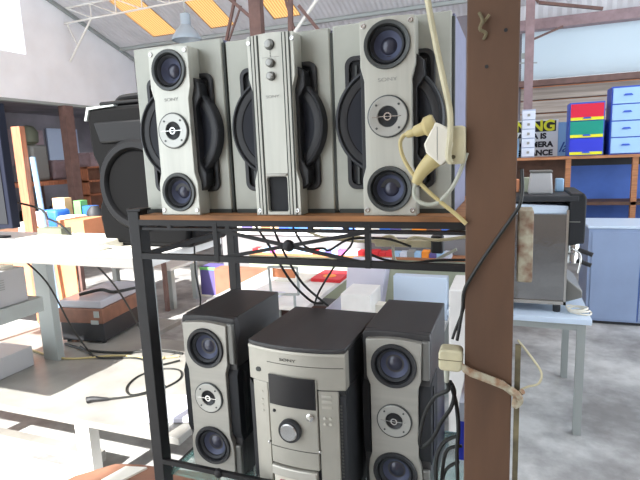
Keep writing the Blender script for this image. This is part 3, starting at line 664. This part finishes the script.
# long counter across
t = thing('display_counter', 'long grey display counter with white top across the middle of the hall', 'counter', (-1.72, 3.0, 0))
MB().box(0, 2.6, 0, .6, .952, .975).build('countertop', 'white_lam', t, bevel=.003)
MB().box(0.02, 2.58, .02, .58, .30, .952).build('body', 'counter', t)
MB().box(0.38, 2.58, -.14, .02, .79, .81).build('front_ledge', 'shelf_wood', t)
MB().box(0.38, 2.58, -.12, .018, .42, .79).build('lower_panel', 'sage', t)
MB().box(.05, 2.55, .06, .54, 0, .30).build('plinth', 'mauve_dk', t)
cols = ['blue_bag', 'paper', 'redbox', 'ltblue', 'pink', 'purple', 'white_dr', 'navy', 'frame_bl', 'orange_s', 'print_grey', 'yel_pl']
cnames = {'blue_bag':'bright blue','paper':'white','redbox':'red','ltblue':'light blue','pink':'pink','purple':'purple','white_dr':'pale','navy':'navy','frame_bl':'royal blue','orange_s':'orange','print_grey':'grey','yel_pl':'yellow'}
seq = ['paper','purple','paper','shelf_wood','peach','frame_bl','blue_bag','navy','paper','ltblue','white_dr','navy','paper','paper','blue_bag','purple','print_grey','orange_s','brown_box','navy']
x = -1.66
for i in range(20):
    w_ = random.choice((.09, .11, .12)); h = random.uniform(.10, .14)
    o = boxt('carton', seq[i], x, x+w_, 3.15, 3.40, .975, .975+h, 'small %s carton in the row standing on the counter top, number %d from its left end' % (seq[i].replace('_', ' '), i+1), 'box', 'cartons along the counter top')
    x += w_+.004
NAMED = {'paper':'white','purple':'purple','shelf_wood':'tan','peach':'peach','frame_bl':'royal blue','blue_bag':'bright blue','navy':'navy','ltblue':'light blue','white_dr':'pale','print_grey':'grey','orange_s':'orange','brown_box':'brown'}
bseq = ['ltblue','paper','redbox','ltblue','purple','ltblue','pink','white_dr','white_dr','redbox','redbox','redbox','redbox','redbox','ltblue','white_dr','print_grey','ltblue','orange_s','purple','ltblue','white_dr']
x = -1.30
bseq = ['redbox','paper','ltblue','pink','paper','paper','ltblue','white_dr'] + bseq
for i, c in enumerate(bseq):
    w_ = .055; h = random.uniform(.03, .05)
    o = boxt('disc_case', c, x, x+w_, 2.88, 2.98, .81, .81+h, 'x', 'case', 'cases along the counter ledge'); x += w_+.004
    o['label'] = 'x'
# white boxes nearer, standing on a low trolley behind the right satellite speaker
table('pale trolley table behind the right satellite speaker', -.10, .54, 1.55, 2.20, .60, 'white_lam', 'grey_steel', name='trolley_table')
boxt('panel_heater', 'white_top', .20, .54, 1.98, 2.06, .60, .875, 'upright pale blue-white panel standing behind the right satellite speaker', 'panel', bevel=.005)
boxt('white_carton', 'white_lam', -.03, .15, 1.60, 1.85, .60, .845, 'small white carton right of the long table, behind the stereo', 'box', bevel=.003)
t = MB().prism([(-.13,0), (.10,0), (.16,.36), (-.10,.36)], -.08, .08).build('plastic_tub', 'ltgrey', None, (.0, 2.05, .60)); tag(t, 'translucent pale tub behind the small white carton', 'tub')
t = MB().prism([(-.04,0), (.05,0), (.09,.15), (-.09,.16)], -.04, .04).build('plastic_bag', 'paper', None, (.22, 1.75, .60)); tag(t, 'crumpled white bag between the carton and the upright panel', 'bag')
t = boxt('white_case', 'white_lam', .60, .74, 1.52, 1.86, 0, .93, 'tall white case beside the brown post, behind the black cable', 'case', bevel=.01)
MB().lathe([(.014,-.17), (.014,-.175), (.004,-.176)], (-.02,0,.72), n=16).build('knob', 'black', t)
t = MB().box(-.20,.42,-.02,.02,0,.05).build('power_strip', 'cream', None, (.30, .49, 1.335)); 
bpy.data.objects.remove(t)
# cream cables and sockets hanging at the back of the rack
cab([(.33,.52,1.36), (.45,.52,1.355), (.52,.52,1.375), (.56,.52,1.352), (.60,.52,1.372), (.68,.52,1.365), (.78,.52,1.380)], .005, 'cream', 'cream cable running along behind the rack apron near the post')
cab([(.53,.52,1.345), (.54,.50,1.30), (.58,.50,1.278), (.64,.50,1.285), (.70,.50,1.318), (.74,.5,1.34)], .005, 'cord_grey', 'pale cable sagging below the rack apron near the post')
cab([(.47,.45,1.325), (.52,.45,1.308), (.60,.45,1.300), (.68,.45,1.312), (.80,.45,1.318)], .0045, 'cord_black', 'black cable sagging below the rack apron near the post')
t = thing('socket_block', 'black plug in a cream socket strip behind the rack apron', 'socket', (.60, .56, 1.345))
MB().box(-.14, .06, -.015, .015, -.012, .012).build('strip', 'cream', t, bevel=.004)
MB().box(.052, .092, -.02, .015, -.03, .03).build('black_plug', 'black', t, bevel=.006)
b = MB(); b.tube([(-.14,0,0), (-.20,-.01,.02), (-.30,-.01,.01), (-.42,.01,.04)], .005); b.build('lead', 'cream', t)
b = MB(); b.tube([(.08,0,.028), (.12,-.02,.05), (.20,-.03,.055), (.30,-.04,.06)], .004); b.build('lead', 'cord_black', t)
# poster carton on floor
t = thing('picture_carton', 'purple carton with a yellow and peach picture, standing on the far floor', 'box', (-2.42, 4.0, 0))
MB().box(-.24, .24, 0, .22, 0.02, .37).build('body', 'purple', t)
MB().box(-.245, .245, -.006, .0, 0, .022).build('white_base_strip', 'paper', t)
MB().box(-.24, -.02, -.004, 0, .335, .37).build('green_band', 'green', t)
MB().prism([(-.0,.37), (.0,.30), (.03,.22), (.09,.16), (.16,.13), (.235,.14), (.235,.37)], -.006, 0).build('peach_disc', 'peach', t)
MB().prism([(.06,.36), (.07,.28), (.12,.21), (.22,.20), (.225,.29), (.14,.365)], -.009, -.004).build('yellow_spot', 'yellow', t)
boxt('carton', 'white_dr', -1.75, -1.55, 3.9, 4.1, 0, .30, 'pale carton right of the purple picture carton', 'box')
boxt('carton', 'purple', -1.53, -1.35, 3.9, 4.1, 0, .42, 'violet carton standing behind the orange chair', 'box')
boxt('wooden_crate', 'card', -1.30, -.45, 3.2, 3.6, 0.0, .02, 'x', 'x') if False else None
boxt('storage_chest', 'terracotta', -1.62, -1.04, 2.72, 2.85, 0, .68, 'orange-brown wooden chest in front of the display counter', 'chest')
# far low table at left of leg
table('low grey table far beyond the black corner leg', -3.5, -2.64, 3.42, 3.95, .48, 'white_lam', 'grey_steel', lw=.06, name='low_table')

# ------------------------------------------------------------------ left workbench
t = thing('workbench', 'two-level white workbench with grey uprights, left of the rack', 'workbench', (-2.6, .58, 0))
MB().box(0, 2.05, 0, .60, 1.205, 1.25).build('upper_shelf', 'white_lam', t, bevel=.004)
MB().box(0, 2.05, -.004, .0, 1.203, 1.248).build('edge_shade_strip', 'edge_shade', t)  # darker grey strip stands in for the unlit front of the shelf
MB().prismz([(0,0), (2.13,0), (2.13,1.05), (1.1,1.05), (1.1,1.44), (0,1.44)], .395, .43).build('lower_shelf', 'grey_lam', t, bevel=.003)
for x in (.70,): MB().box(x, x+.12, .54, .59, .43, 1.205).build('upright', 'grey_steel', t)
for x, y in ((.02, .50), (2.015, .0)): MB().box(x, x+.035, y+.005, y+.04, .43, 1.205).build('upright', 'grey_steel', t)
for x, y in ((1.49, .02), (.05, .02), (.05, 1.30), (2.02, .97)): MB().box(x, x+.09, y, y+.06, 0, .395).build('leg', 'white_steel', t)
# stretchers near floor
for k, (y, z) in enumerate(((.15, .10), (.05, .03))):
    boxt('timber_rail', 'grey_lam' if k == 0 else 'beige', -2.44, -1.13, .58+y, .64+y, z-.03 if z > .05 else 0, z+.03, ('grey timber length lying under the workbench, upper one', 'cream timber length lying on the floor under the workbench')[k], 'timber')
t = boxt('power_box', 'beige', -1.50, -.90, .70, .86, 1.25, 1.292, 'long flat beige box lying on the upper bench shelf', 'box', bevel=.006, rz=-.10)
MB().lathe([(.008,0), (.008,.002), (.004,.002)], (.29,-.04,.0), axis='z', n=8)
b = MB(); b.tube([(-.94,.70,1.275), (-.90,.72,1.27), (-.86,.76,1.256), (-.80,.80,1.256)], .005); tag(b.build('white_lead', 'white_pl'), 'short white lead from the flat beige box to the big black loudspeaker', 'cable')
# papers right of flat box, glary
boxt('tin', 'olive', -1.62, -1.44, .96, 1.03, 1.25, 1.31, 'low olive tin behind the flat beige box', 'tin')
cab([(-1.55,.98,1.36), (-1.62,.99,1.42), (-1.9,1.0,1.47)], .006, 'cord_black', 'x')['label'] = 'thick black lead rising left from the olive tin toward the television'
b = MB(); b.tube([(-1.38,.98,1.256), (-1.45,.97,1.33), (-1.54,.98,1.36)], .006); tag(b.build('cable', 'cord_black'), 'thick black lead coming down onto the upper bench shelf behind the flat beige box', 'cable')
# television at left edge
t = thing('television', 'large flat television seen at the left edge of the bench', 'television', (-2.20, .84, 1.25))
MB().box(-.60, .545, .0, .05, .075, .745).build('casing', 'navyedge', t, bevel=.004)
MB().box(-.585, .515, -.004, .0, .10, .735).build('screen', 'screen', t)
MB().box(-.60, .545, -.006, .02, .745, .752).build('top_trim', 'white_steel', t)
MB().box(-.12, .12, .0, .05, .012, .09).build('neck', 'tv', t)
MB().prismz([(-.3,-.10), (.22,-.08), (.34,.14), (-.3,.16)], 0, .012).build('base', 'tv', t)
# big PA loudspeaker
t = thing('pa_loudspeaker', 'big black moulded loudspeaker standing on the bench behind the rack leg', 'speaker', (-.735, .80, 1.25))
ol = [(-.235,0), (-.258,.03), (-.272,.15), (-.266,.19), (-.250,.22), (-.250,.40), (-.276,.45), (-.282,.52), (-.284,.62), (-.262,.68), (.262,.68), (.284,.62), (.282,.52), (.276,.45), (.250,.40), (.250,.22), (.272,.15), (.258,.03), (.235,0)]
MB().prism(ol, .03, .34).build('cabinet', 'pa', t, bevel=.012)
MB().prism([(x*.95, .02+z*.945) for x, z in ol], -.0, .035).build('grille', 'pa2', t, bevel=.012)
MB().lathe([(.21,.03), (.215,-.012), (.20,-.028), (.175,-.028), (.165,-.012), (.165,-.004)], (-.01,0,.30), n=48, close=False).build('woofer_ring', 'pa', t)
MB().lathe([(.168,-.006), (.09,-.002), (.02,-.001)], (-.01,0,.30), n=48).build('woofer_mesh', 'pa2', t)
MB().prism([(-.20,.50), (.20,.50), (.23,.60), (-.23,.60)], -.012, .01).build('horn', 'pa', t, bevel=.01)
MB().prism([(-.285,.61), (-.262,.672), (-.10,.674), (-.10,.668), (-.252,.660), (-.272,.61)], -.006, .02).build('corner_trim', 'grey_steel', t)
b = MB(); b.tube([(-.20,.12,.675), (-.17,.12,.71), (-.12,.12,.72), (.10,.12,.72), (.16,.12,.70), (.18,.12,.675)], .016); b.build('handle', 'pa', t)
MB().box(-.21,.21,.02,.3,.675,.695).build('top_tray', 'pa', t, bevel=.008)
text('brand_mark', 'x', .01, 'ring', None, (0,0,-5)) if False else None
# grey cases left
boxt('grey_case', 'grey_box', -2.55, -1.50, .60, .93, 1.0, 1.0, None) if False else None
t = thing('side_bench', 'narrow grey bench at the left edge, carrying the upper grey case', 'bench', (-2.2, .22, 0))
MB().box(0, .70, 0, .62, .87, .95).build('top', 'grey_steel', t, bevel=.003)
for x in (.02,):
    for y in (.02, .29): MB().box(x, x+.05, y, y+.05, 0, .87).build('leg', 'grey_steel', t)
t = boxt('component_case', 'grey_box', -1.98, -1.52, .28, .77, .95, 1.135, 'grey metal case with paper on top, on the narrow bench at the left edge', 'case', bevel=.004)
for k in range(5): MB().box(.2305,.232,-.16,.12,.09+.012*k,.094+.012*k).build('vent_slot', 'print_grey', t)
MB().box(-.2,.2,-.22,.2,.185,.200).build('sheet', 'paper', t) if False else None
o = boxt('paper_stack', 'paper', -1.95, -1.56, .30, .74, 1.135, 1.15, 'white papers lying on the upper grey case at the left edge', 'papers')
t = boxt('component_case', 'grey_box', -2.35, -1.88, .62, 1.03, .43, .555, 'grey case on the lower bench shelf at the left edge', 'case', bevel=.004)
MB().lathe([(.006,.236), (.006,.238), (.002,.238)], (0,-.1,.04), axis='x', n=10).build('socket', 'black', t)
# brown record player case
t = thing('record_player', 'brown record player case with dusty clear lid on the lower bench shelf', 'record player', (-1.70, 1.44, .43), rz=math.radians(8))
MB().box(-.34, 0, 0, .56, .015, .145).build('lower_case', 'black', t, bevel=.006)
MB().box(-.345, .005, -.005, .565, .145, .25).build('upper_case', 'brown_box', t, bevel=.006)
MB().box(-.335, -.005, .005, .555, .25, .305).build('clear_lid', 'clear', t, bevel=.008)
MB().lathe([(.14,.25), (.14,.26), (.01,.261)], (-.18,.3,0), axis='z', n=32).build('platter', 'black', t)
MB().box(-.06,-.02,-.012,-.004,.19,.235).build('clasp', 'grey_steel', t, bevel=.002)
MB().box(-.09,-.03,-.009,-.004,.14,.17).build('clasp', 'grey_steel', t, bevel=.002)
for x, y in ((-.31,.03), (-.03,.03), (-.31,.53), (-.03,.53)): MB().lathe([(.015,0), (.015,.016)], (x,y,0), axis='z', n=12).build('foot', 'black', t)
b = MB(); b.tube([(-1.95,1.5,.75), (-1.85,1.6,.765), (-1.75,1.62,.75), (-1.65,1.75,.755)], .012); tag(b.build('microphone_lead', 'cord_black'), 'black lead coiled on the clear lid of the record player', 'cable')
b = MB(); b.tube([(-1.97,1.35,.44), (-1.7,1.30,.438), (-1.45,1.33,.438), (-1.25,1.42,.438), (-1.05,1.42,.438)], .008); b.tube([(-1.8,1.32,.45), (-1.55,1.22,.438), (-1.3,1.28,.438), (-1.1,1.22,.438), (-1.0,1.32,.438)], .006)
tag(b.build('tangled_cables', 'cord_black'), 'tangle of dark cables in front of the record player', 'cables')
b = MB(); b.tube([(-2.1,1.2,.437), (-1.75,1.15,.437), (-1.45,1.28,.437), (-1.2,1.30,.437), (-1.05,1.38,.437)], .007)
tag(b.build('yellow_lead', 'yellowed'), 'yellowish lead lying among the dark cables on the lower bench shelf', 'cable')
for xx, yy, h0 in ((-1.62, .70, .66), (-1.18, .75, .75)):
    b = MB(); b.tube([(xx,yy+.1,1.20), (xx+.03,yy+.25,1.0), (xx+.02,yy+.4,h0), (xx+.05,yy+.5,.45)], .005)
    tag(b.build('hanging_lead', 'cord_black'), 'black lead dangling under the upper bench shelf, %s' % ('left of the grey upright' if xx < -1.5 else 'in front of the record player'), 'cable')
# adaptor plug on the lower shelf with its lead
t = thing('power_lead', 'black plug and lead lying on the lower bench shelf', 'power lead', (-1.10, .76, .43))
b = MB(); b.tube([(-.045,-.035,.016), (-.02,-.02,.02), (.02,.0,.016), (.05,.02,.010)], .018, taper=lambda q: 1.0-.65*q); b.build('plug', 'black', t)
b = MB(); b.tube([(.045,.015,.012), (.16,.10,.006), (.24,.20,.006), (.26,.34,.006), (.18,.44,.006), (.06,.42,.006), (.0,.30,.006), (.04,.16,.006), (.14,.10,.006), (.24,.24,.006)], .005); b.build('lead', 'cord_black', t)
t = MB().prismz(rrect(-.17, .17, -.12, .12, .05), 0, .03).build('white_pad', 'ltgrey', None, (-.66, .78, .43), bevel=.008, rz=.3); tag(t, 'rounded white pad on the bench shelf left of the satellite speaker', 'pad')
# brown board with paper at the bottom
t = thing('low_stool', 'tan wooden stool top low in front of the rack leg, at the bottom edge', 'stool', (-.50, .0, 0))
MB().prismz([(-.26,.06), (-.20,.22), (-.10,.335), (.0,.36), (.36,.40), (.36,-.1), (-.15,-.1)], .40, .44).build('seat', 'terracotta', t, bevel=.008)
for x, y in ((-.13,-.08), (.30,-.08), (-.06,.22), (.30,.26)): MB().box(x, x+.035, y, y+.035, 0, .40).build('leg', 'terracotta', t)
o = MB().prismz([(-.05,-.05), (.03,-.03), (.07,.07), (-.02,.05)], 0, .008).build('folded_paper', 'paper', None, (-.515, .27, .44)); tag(o, 'folded cream paper lying on the low tan stool', 'paper')
# ------------------------------------------------------------------ clutter beyond the bench
table('cluttered side table beyond the bench, left of the big loudspeaker', -4.7, -2.66, 2.2, 3.4, .95, 'terracotta', 'mauve_dk', name='side_table')
MB().box(.02, 2.0, -.012, -.002, .45, .92).build('front_panel', 'card', bpy.data.objects['side_table'])
boxt('carton', 'card', -2.98, -2.70, 2.30, 2.60, .95, 1.17, 'large orange cardboard carton just left of the big loudspeaker', 'box', rz=.12)
boxt('carton', 'card', -3.58, -3.08, 2.25, 2.45, .95, 1.02, 'low orange carton left of the large orange one', 'box')
boxt('plastic_bag', 'blue_bag', -3.82, -3.60, 2.85, 3.05, .95, 1.20, 'bright blue plastic bag on the cluttered side table', 'bag', bevel=.03)
boxt('plastic_bag', 'paper', -3.56, -3.30, 2.80, 3.0, .95, 1.14, 'white plastic bag right of the blue bag', 'bag', bevel=.03)
boxt('plastic_bag', 'ltgrey', -3.56, -3.40, 2.50, 2.58, .95, 1.22, 'pale lilac shopping bag beside the timber plank', 'bag', bevel=.01)
boxt('packet', 'yellow', -3.52, -3.45, 2.47, 2.495, .95, 1.09, 'yellow wrapped packet against the lilac shopping bag', 'packet', bevel=.008)
boxt('packet', 'pink', -3.58, -3.53, 2.47, 2.495, .95, 1.16, 'pink packet beside the yellow one', 'packet', bevel=.008)
t = MB().lathe([(.085,0), (.09,.15), (.075,.22), (.04,.265), (.01,.27)], axis='z', n=24).build('rounded_bag', 'rubber', None, (-3.32, 3.1, .95)); tag(t, 'dark rounded bag behind the large orange carton', 'bag')
boxt('game_box', 'green', -3.66, -3.56, 3.15, 3.25, .95, 1.27, 'slim green box behind the white bag', 'box')
boxt('game_box', 'blue_bag', -3.54, -3.40, 3.15, 3.25, .95, 1.21, 'flat blue box right of the slim green box', 'box')
boxt('tan_box', 'peach', -3.98, -3.80, 3.16, 3.26, .95, 1.30, 'tan box behind the bright blue bag', 'box')
boxt('small_case', 'black', -3.14, -3.04, 2.22, 2.245, .95, 1.11, 'small black case in front of the orange cartons', 'case', bevel=.01)
boxt('notebook', 'paper', -3.86, -3.70, 2.6, 2.75, .95, 1.10, 'white carton left of the lilac shopping bag', 'box')
# timber plank + blue tube leaning
b = MB(); b.bar((0,0,0), (.0,.0,2.0), .10, .05); t = b.build('timber_plank', 'orange_wood', None, (-3.04, 2.08, 0)); tag(t, 'orange timber plank standing upright right of the television', 'plank')
b = MB(); b.tube([(0,0,0), (-.10,.0,1.74)], .022, smooth=False); t = b.build('blue_tube', 'ltblue', None, (-2.86, 2.12, 0)); tag(t, 'pale blue tube standing beside the orange timber plank', 'tube')
# annex: workbench and shelves
t = table('orange timber workbench in the dim annex behind the television', -7.3, -6.35, 4.0, 5.9, 1.42, 'orange_wood', 'mauve_dk', tt=.07, name='workbench_table')
t = thing('bookshelf', 'orange wooden shelf unit in the dim annex, left of the big loudspeaker', 'shelf', (-6.6, 5.95, 0))
MB().box(0, .04, 0, 1.3, 0, 1.62).build('back_panel', 'terracotta', t)
for z in (.85, 1.1, 1.35, 1.60): MB().box(.0, .36, 0, 1.3, z, z+.03).build('shelf_board', 'orange_wood', t)
for y in (0, 1.27): MB().box(.0, .36, y, y+.03, 0, 1.62).build('side_panel', 'orange_wood', t)
MB().box(.02, .36, .03, 1.27, 0, .85).build('cupboard', 'terracotta', t)
t = thing('plastic_crate', 'pinkish crate on top of the orange shelf unit', 'crate', (-6.42, 6.35, 1.63))
MB().prism([(-.14,0), (.14,0), (.16,.22), (-.16,.22)], -.26, .26).build('body', 'mauve', t)
MB().box(-.18,.18,-.30,.30,.22,.25).build('rim', 'mauve', t)
for i, (y, z, s_, mtn, nm, lb) in enumerate(((4.5, 1.42, .5, 'olive', 'storage_box', 'dull olive box on the annex workbench, nearest the timber plank'), (5.35, 1.42, .62, 'print_grey', 'coat', 'grey draped garment on the annex workbench'), (5.75, 1.42, .35, 'mauve', 'storage_box', 'mauve box on the annex workbench beside the brown column'))):
    boxt(nm, mtn, -7.0, -6.8, y, y+.28+.05*i, z, z+s_, lb, 'box' if nm != 'coat' else 'garment', bevel=.04)
boxt('wall_board', 'white_dk', -8.19, -8.15, 6.9, 7.7, 1.7, 2.45, 'pale blue-grey panel on the far annex wall right of the brown column', 'panel')
boxt('wall_board', 'mauve', -8.19, -8.15, 5.9, 6.8, 1.7, 2.4, 'pinkish panel on the far annex wall left of the brown column', 'panel')
t = MB().lathe([(.05,0), (.14,.06), (.15,.22), (.09,.32), (.03,.34)], (0,0,0), axis='z', n=20).build('hanging_sack', 'olive', None, (-6.9, 5.42, 2.03)); tag(t, 'dark rounded sack on the garment in the annex', 'sack')
for i, (y, z, mtn, lb) in enumerate(((4.7, .0, 'print_grey', 'dim grey drum under the annex workbench'), (5.2, .0, 'tv', 'black drum under the annex workbench'), (5.8, .0, 'black', 'black drum under the annex workbench by the brown column'))):
    t = MB().lathe([(.19,0), (.2,.1), (.2,.9), (.18,.95)], axis='z', n=24).build('drum', mtn, None, (-6.8, y, z)); tag(t, lb, 'drum')

# ------------------------------------------------------------------ right side
t = thing('steel_table', 'white-topped grey steel table under the coffee machine', 'table', (.55, 1.88, 0))
MB().box(0, .78, 0, .85, .668, .70).build('tabletop', 'white_top', t, bevel=.003)
for x, y in ((.71, .01), (.02, .01), (.71, .80), (.02, .80)): MB().box(x, x+.042, y, y+.04, 0, .668).build('leg', 'grey_steel', t)
MB().box(.03, .75, .014, .03, .63, .666).build('apron', 'grey_steel', t)
t = thing('coffee_machine', 'stainless steel espresso machine with black control end on the white table', 'coffee machine', (1.0, 1.98, .70))
MB().box(-.30, .195, .0, .48, .055, .575).build('body', 'stainless', t, bevel=.004)
MB().box(-.30, .205, -.012, .0, .05, .07).box(.190, .203, -.012, .0, .05, .60).build('edge_trim', 'chrome', t)
MB().prism([(-.30,.575), (.20,.575), (.20,.62), (-.30,.645)], .01, .47).build('top_cover', 'white_top', t, bevel=.004)
MB().box(-.32, .25, -.013, .503, .645, .6785).build('cup_tray', 'rubber', t, bevel=.006)
MB().prism([(.205,.40), (.285,.41), (.288,.665), (.275,.69), (.205,.69)], -.01, .49).build('control_head', 'black_soft', t, bevel=.008)
MB().box(.205, .26, -.012, -.009, .53, .535).build('control_line', 'front_grey', t)
for y, z in ((.06, .37), (.10, .30)):
    g_ = MB().lathe([(.034,z-.02), (.034,z+.03), (.028,z+.04)], (.235,y,0), axis='z', n=20).build('group_head', 'chrome', t)
    b = MB(); b.tube([(.235,y,z), (.27,y-.01,z-.008), (.335,y-.03,z-.03)], .013, smooth=False); b.build('portafilter_handle', 'black', g_)
MB().prism([(.205,.06), (.29,.09), (.29,.13), (.205,.20)], .02, .45).build('drip_tray', 'front_grey', t, bevel=.006)
b = MB(); b.tube([(.22,.03,.38), (.27,.0,.34), (.26,-.005,.24)], .005); b.build('steam_wand', 'chrome', t)
for x, y in ((-.26,.03), (.16,.03), (-.26,.44), (.16,.44)): MB().lathe([(.02,0), (.022,.055)], (x,y,0), axis='z', n=14).build('foot', 'black', t)
t = thing('bean_hopper', 'grey plastic hopper standing on top of the coffee machine', 'hopper', (1.06, 2.15, 1.378))
MB().prism([(-.070,0), (.066,0), (.056,.125), (-.056,.125)], -.06, .06).build('body', 'grey_box', t, bevel=.01)
MB().box(-.060,.060,-.064,.064,.125,.137).build('lid', 'front_grey', t, bevel=.003)
for i, (x, mtn, h, lb) in enumerate(((.90, 'card', .08, 'orange packet left of the grey hopper on the coffee machine'), (.96, 'sage', .09, 'grey-green packet touching the grey hopper on the coffee machine'), (1.15, 'ltblue', .08, 'light blue packet right of the grey hopper on the coffee machine'))):
    boxt('packet', mtn, x, x+.045, 2.25, 2.32, 1.378, 1.378+h, lb, 'packet', bevel=.006)
b = MB()
for k in range(3):
    pts = [(1.335+.055*math.cos(a*PI/6+k)-.01*k, 2.03+.05*math.sin(a*PI/6+k), .706+.012*k+.004*math.sin(a)) for a in range(13)]; b.tube(pts, .005)
tag(b.build('coiled_lead', 'white_pl'), 'coil of white cable at the corner of the white table', 'cable')
bpy.data.objects[b and 'coiled_lead'].location = (-.05, -.03, 0)
t = thing('chest_cabinet', 'blue-grey steel cabinet with pale top standing at the right edge', 'cabinet', (1.57, 4.0, 0))
MB().box(0, 1.3, 0, .56, .03, .90).build('body', 'blue_grey', t, bevel=.004)
MB().box(-.01, 1.31, -.01, .57, .90, .925).build('top', 'white_top', t, bevel=.005)
MB().box(.02, 1.28, .02, .54, 0, .03).build('plinth', 'rubber', t)
MB().box(.42, .426, -.002, .002, .04, .88).build('door_gap', 'navy', t)
MB().box(.03, .416, -.008, .0, .05, .87).build('door', 'blue_grey', t, bevel=.002)
MB().box(.43, 1.27, -.008, .0, .05, .87).build('door', 'blue_grey', t, bevel=.002)
# wooden shelving
t = thing('wooden_shelving', 'pine shelving with blue back boards behind the grey cabinet', 'shelving', (.70, 5.3, 0))
MB().box(0, 2.6, 0, .45, 1.503, 1.535).build('shelf_board', 'shelf_wood', t)
MB().box(.80, 2.6, .02, .45, .975, 1.012).build('shelf_board', 'dark_wood', t)
MB().box(0, 2.6, .02, .45, .40, .43).build('shelf_board', 'dark_wood', t)
for x in (.02, .775, 1.44, 2.5): MB().box(x, x+.055, .02, .08, 0, 1.503).build('upright', 'shelf_wood', t)
MB().box(.86, 2.6, .42, .44, .43, 1.41).build('back_board', 'navy', t)
MB().box(.02, .86, .42, .44, .43, 1.503).build('back_board', 'dark_wood', t)
MB().box(.86, 2.6, .42, .44, 1.41, 1.503).build('back_strip', 'black', t)
# drawer towers
def drawers(label, x0, x1, y, z, hs, mts, framem, depth=.32, trim=None, handle='frame_bl', group=None, edge=.012):
    t = thing('drawer_tower', label, 'drawers', ((x0+x1)/2, y, z), group=group); w_ = (x1-x0)/2; H = sum(hs)
    MB().box(-w_, w_, .01, depth, 0, H+.02).build('frame', framem, t, bevel=.004)
    zz = .008
    for h, mm in zip(hs, mts):
        d = MB().box(-w_+edge, w_-edge, -.006, .012, zz+.006, zz+h-.006).build('drawer', mm, t, bevel=.003)
        if trim: MB().box(-w_+edge, w_-edge, -.012, -.005, zz+.004, zz+.036).build('trim_strip', trim, d)
        hz = zz+(.020 if trim else h*.5)
        MB().prism([(-.045,hz), (-.03,hz+.018), (.03,hz+.018), (.045,hz)] if handle != 'print_grey' else rrect(-.014,.014,hz-.014,hz+.014,.005), -.020, -.005).build('handle', handle, d)
        zz += h
    return t
drawers('narrow tower of white drawers standing in front of the warning sign', .998, 1.142, 5.33, 1.535, [.106]*5, ['white_dr']*5, 'white_dk', handle='print_grey', edge=.004)
drawers('toy drawer tower with red, green and blue drawers and yellow lips', 1.495, 1.848, 5.33, 1.535, [.190]*3, ['blue_pl', 'green_pl', 'red_pl'], 'frame_bl', trim='yel_pl')
drawers('tall tower of frosted light blue drawers at the right edge', 1.905, 2.215, 5.33, 1.535, [.178]*4, ['ltblue']*4, 'frame_bl')
boxt('drawer_tower', 'ltblue', 2.24, 2.5, 5.33, 5.65, 1.535, 1.93, 'second frosted tower just cut by the right edge of the picture', 'drawers')
# sign
t = thing('warning_sign', 'white warning sign with yellow letters on black, behind the white drawers', 'sign', (.98, 5.67, 1.535))
MB().box(-.47, .430, 0, .015, 0, .44).build('board', 'sign', t, bevel=.002)
MB().box(-.45, .405, -.004, 0, .300, .425).build('black_band', 'signb', t)
text('headline', 'WARNING', .175, 'yel_pl', t, (.395, -.006, .363), align='RIGHT', bold=.006, sx=1.0)
for z, tx in ((.245, 'THIS AREA IS'), (.145, 'UNDER CAMERA'), (.045, 'SURVEILLANCE')):
    text('sign_text', tx, .090, 'signb', t, (.375 if tx[0] != 'T' else .30, -.003, z), align='RIGHT', bold=.0045, sx=1.05)
t = thing('blue_banner', 'pale blue banner with dark blue script behind the toy drawers', 'banner', (1.75, 5.69, 1.535))
MB().box(-.35, .6, 0, .01, 0, .40).build('panel', 'banner', t)
text('script', 'lar', .17, 'bluetext', t, (-.335, -.004, .10), align='LEFT', shear=.4, bold=.002)
boxt('blue_folder', 'banner', .86, .97, 5.40, 5.60, 1.535, 1.76, 'light blue box left of the white drawer tower', 'box')
boxt('pale_beam_box', 'paper', 1.2, 1.42, 6.7, 6.9, 2.0, 2.2, None) if False else None

# distinguishing labels for small repeats
LBL = {}
for o in list(COL.objects):
    if o.name.startswith('disc_case'): LBL.setdefault('d', []).append(o)
    if o.get('group') == 'cartons along the counter top': LBL.setdefault('c', []).append(o)
CN = {'bright_blue':0}
MN = {m_.name: k for k, m_ in MT.items()}
COLN = dict(NAMED, redbox='red', pink='pink')
def relabel(objs, what, where):
    objs.sort(key=lambda o: o.location.x); seen = {}
    nm = [COLN[MN[o.data.materials[0].name]] for o in objs]
    tot = {c: nm.count(c) for c in nm}
    ordn = ['leftmost', 'second from left', 'third from left', 'fourth from left', 'fifth from left', 'sixth from left', 'seventh from left', 'eighth from left', 'ninth from left', 'tenth from left']
    for o, c in zip(objs, nm):
        k = seen.get(c, 0); seen[c] = k+1
        o['label'] = ('the only %s %s %s' % (c, what, where)) if tot[c] == 1 else ('%s %s %s, %s of its colour' % (c, what, where, ordn[k]))
relabel(LBL['d'], 'flat case', 'on the display counter ledge')
relabel(LBL['c'], 'carton', 'on the display counter top')
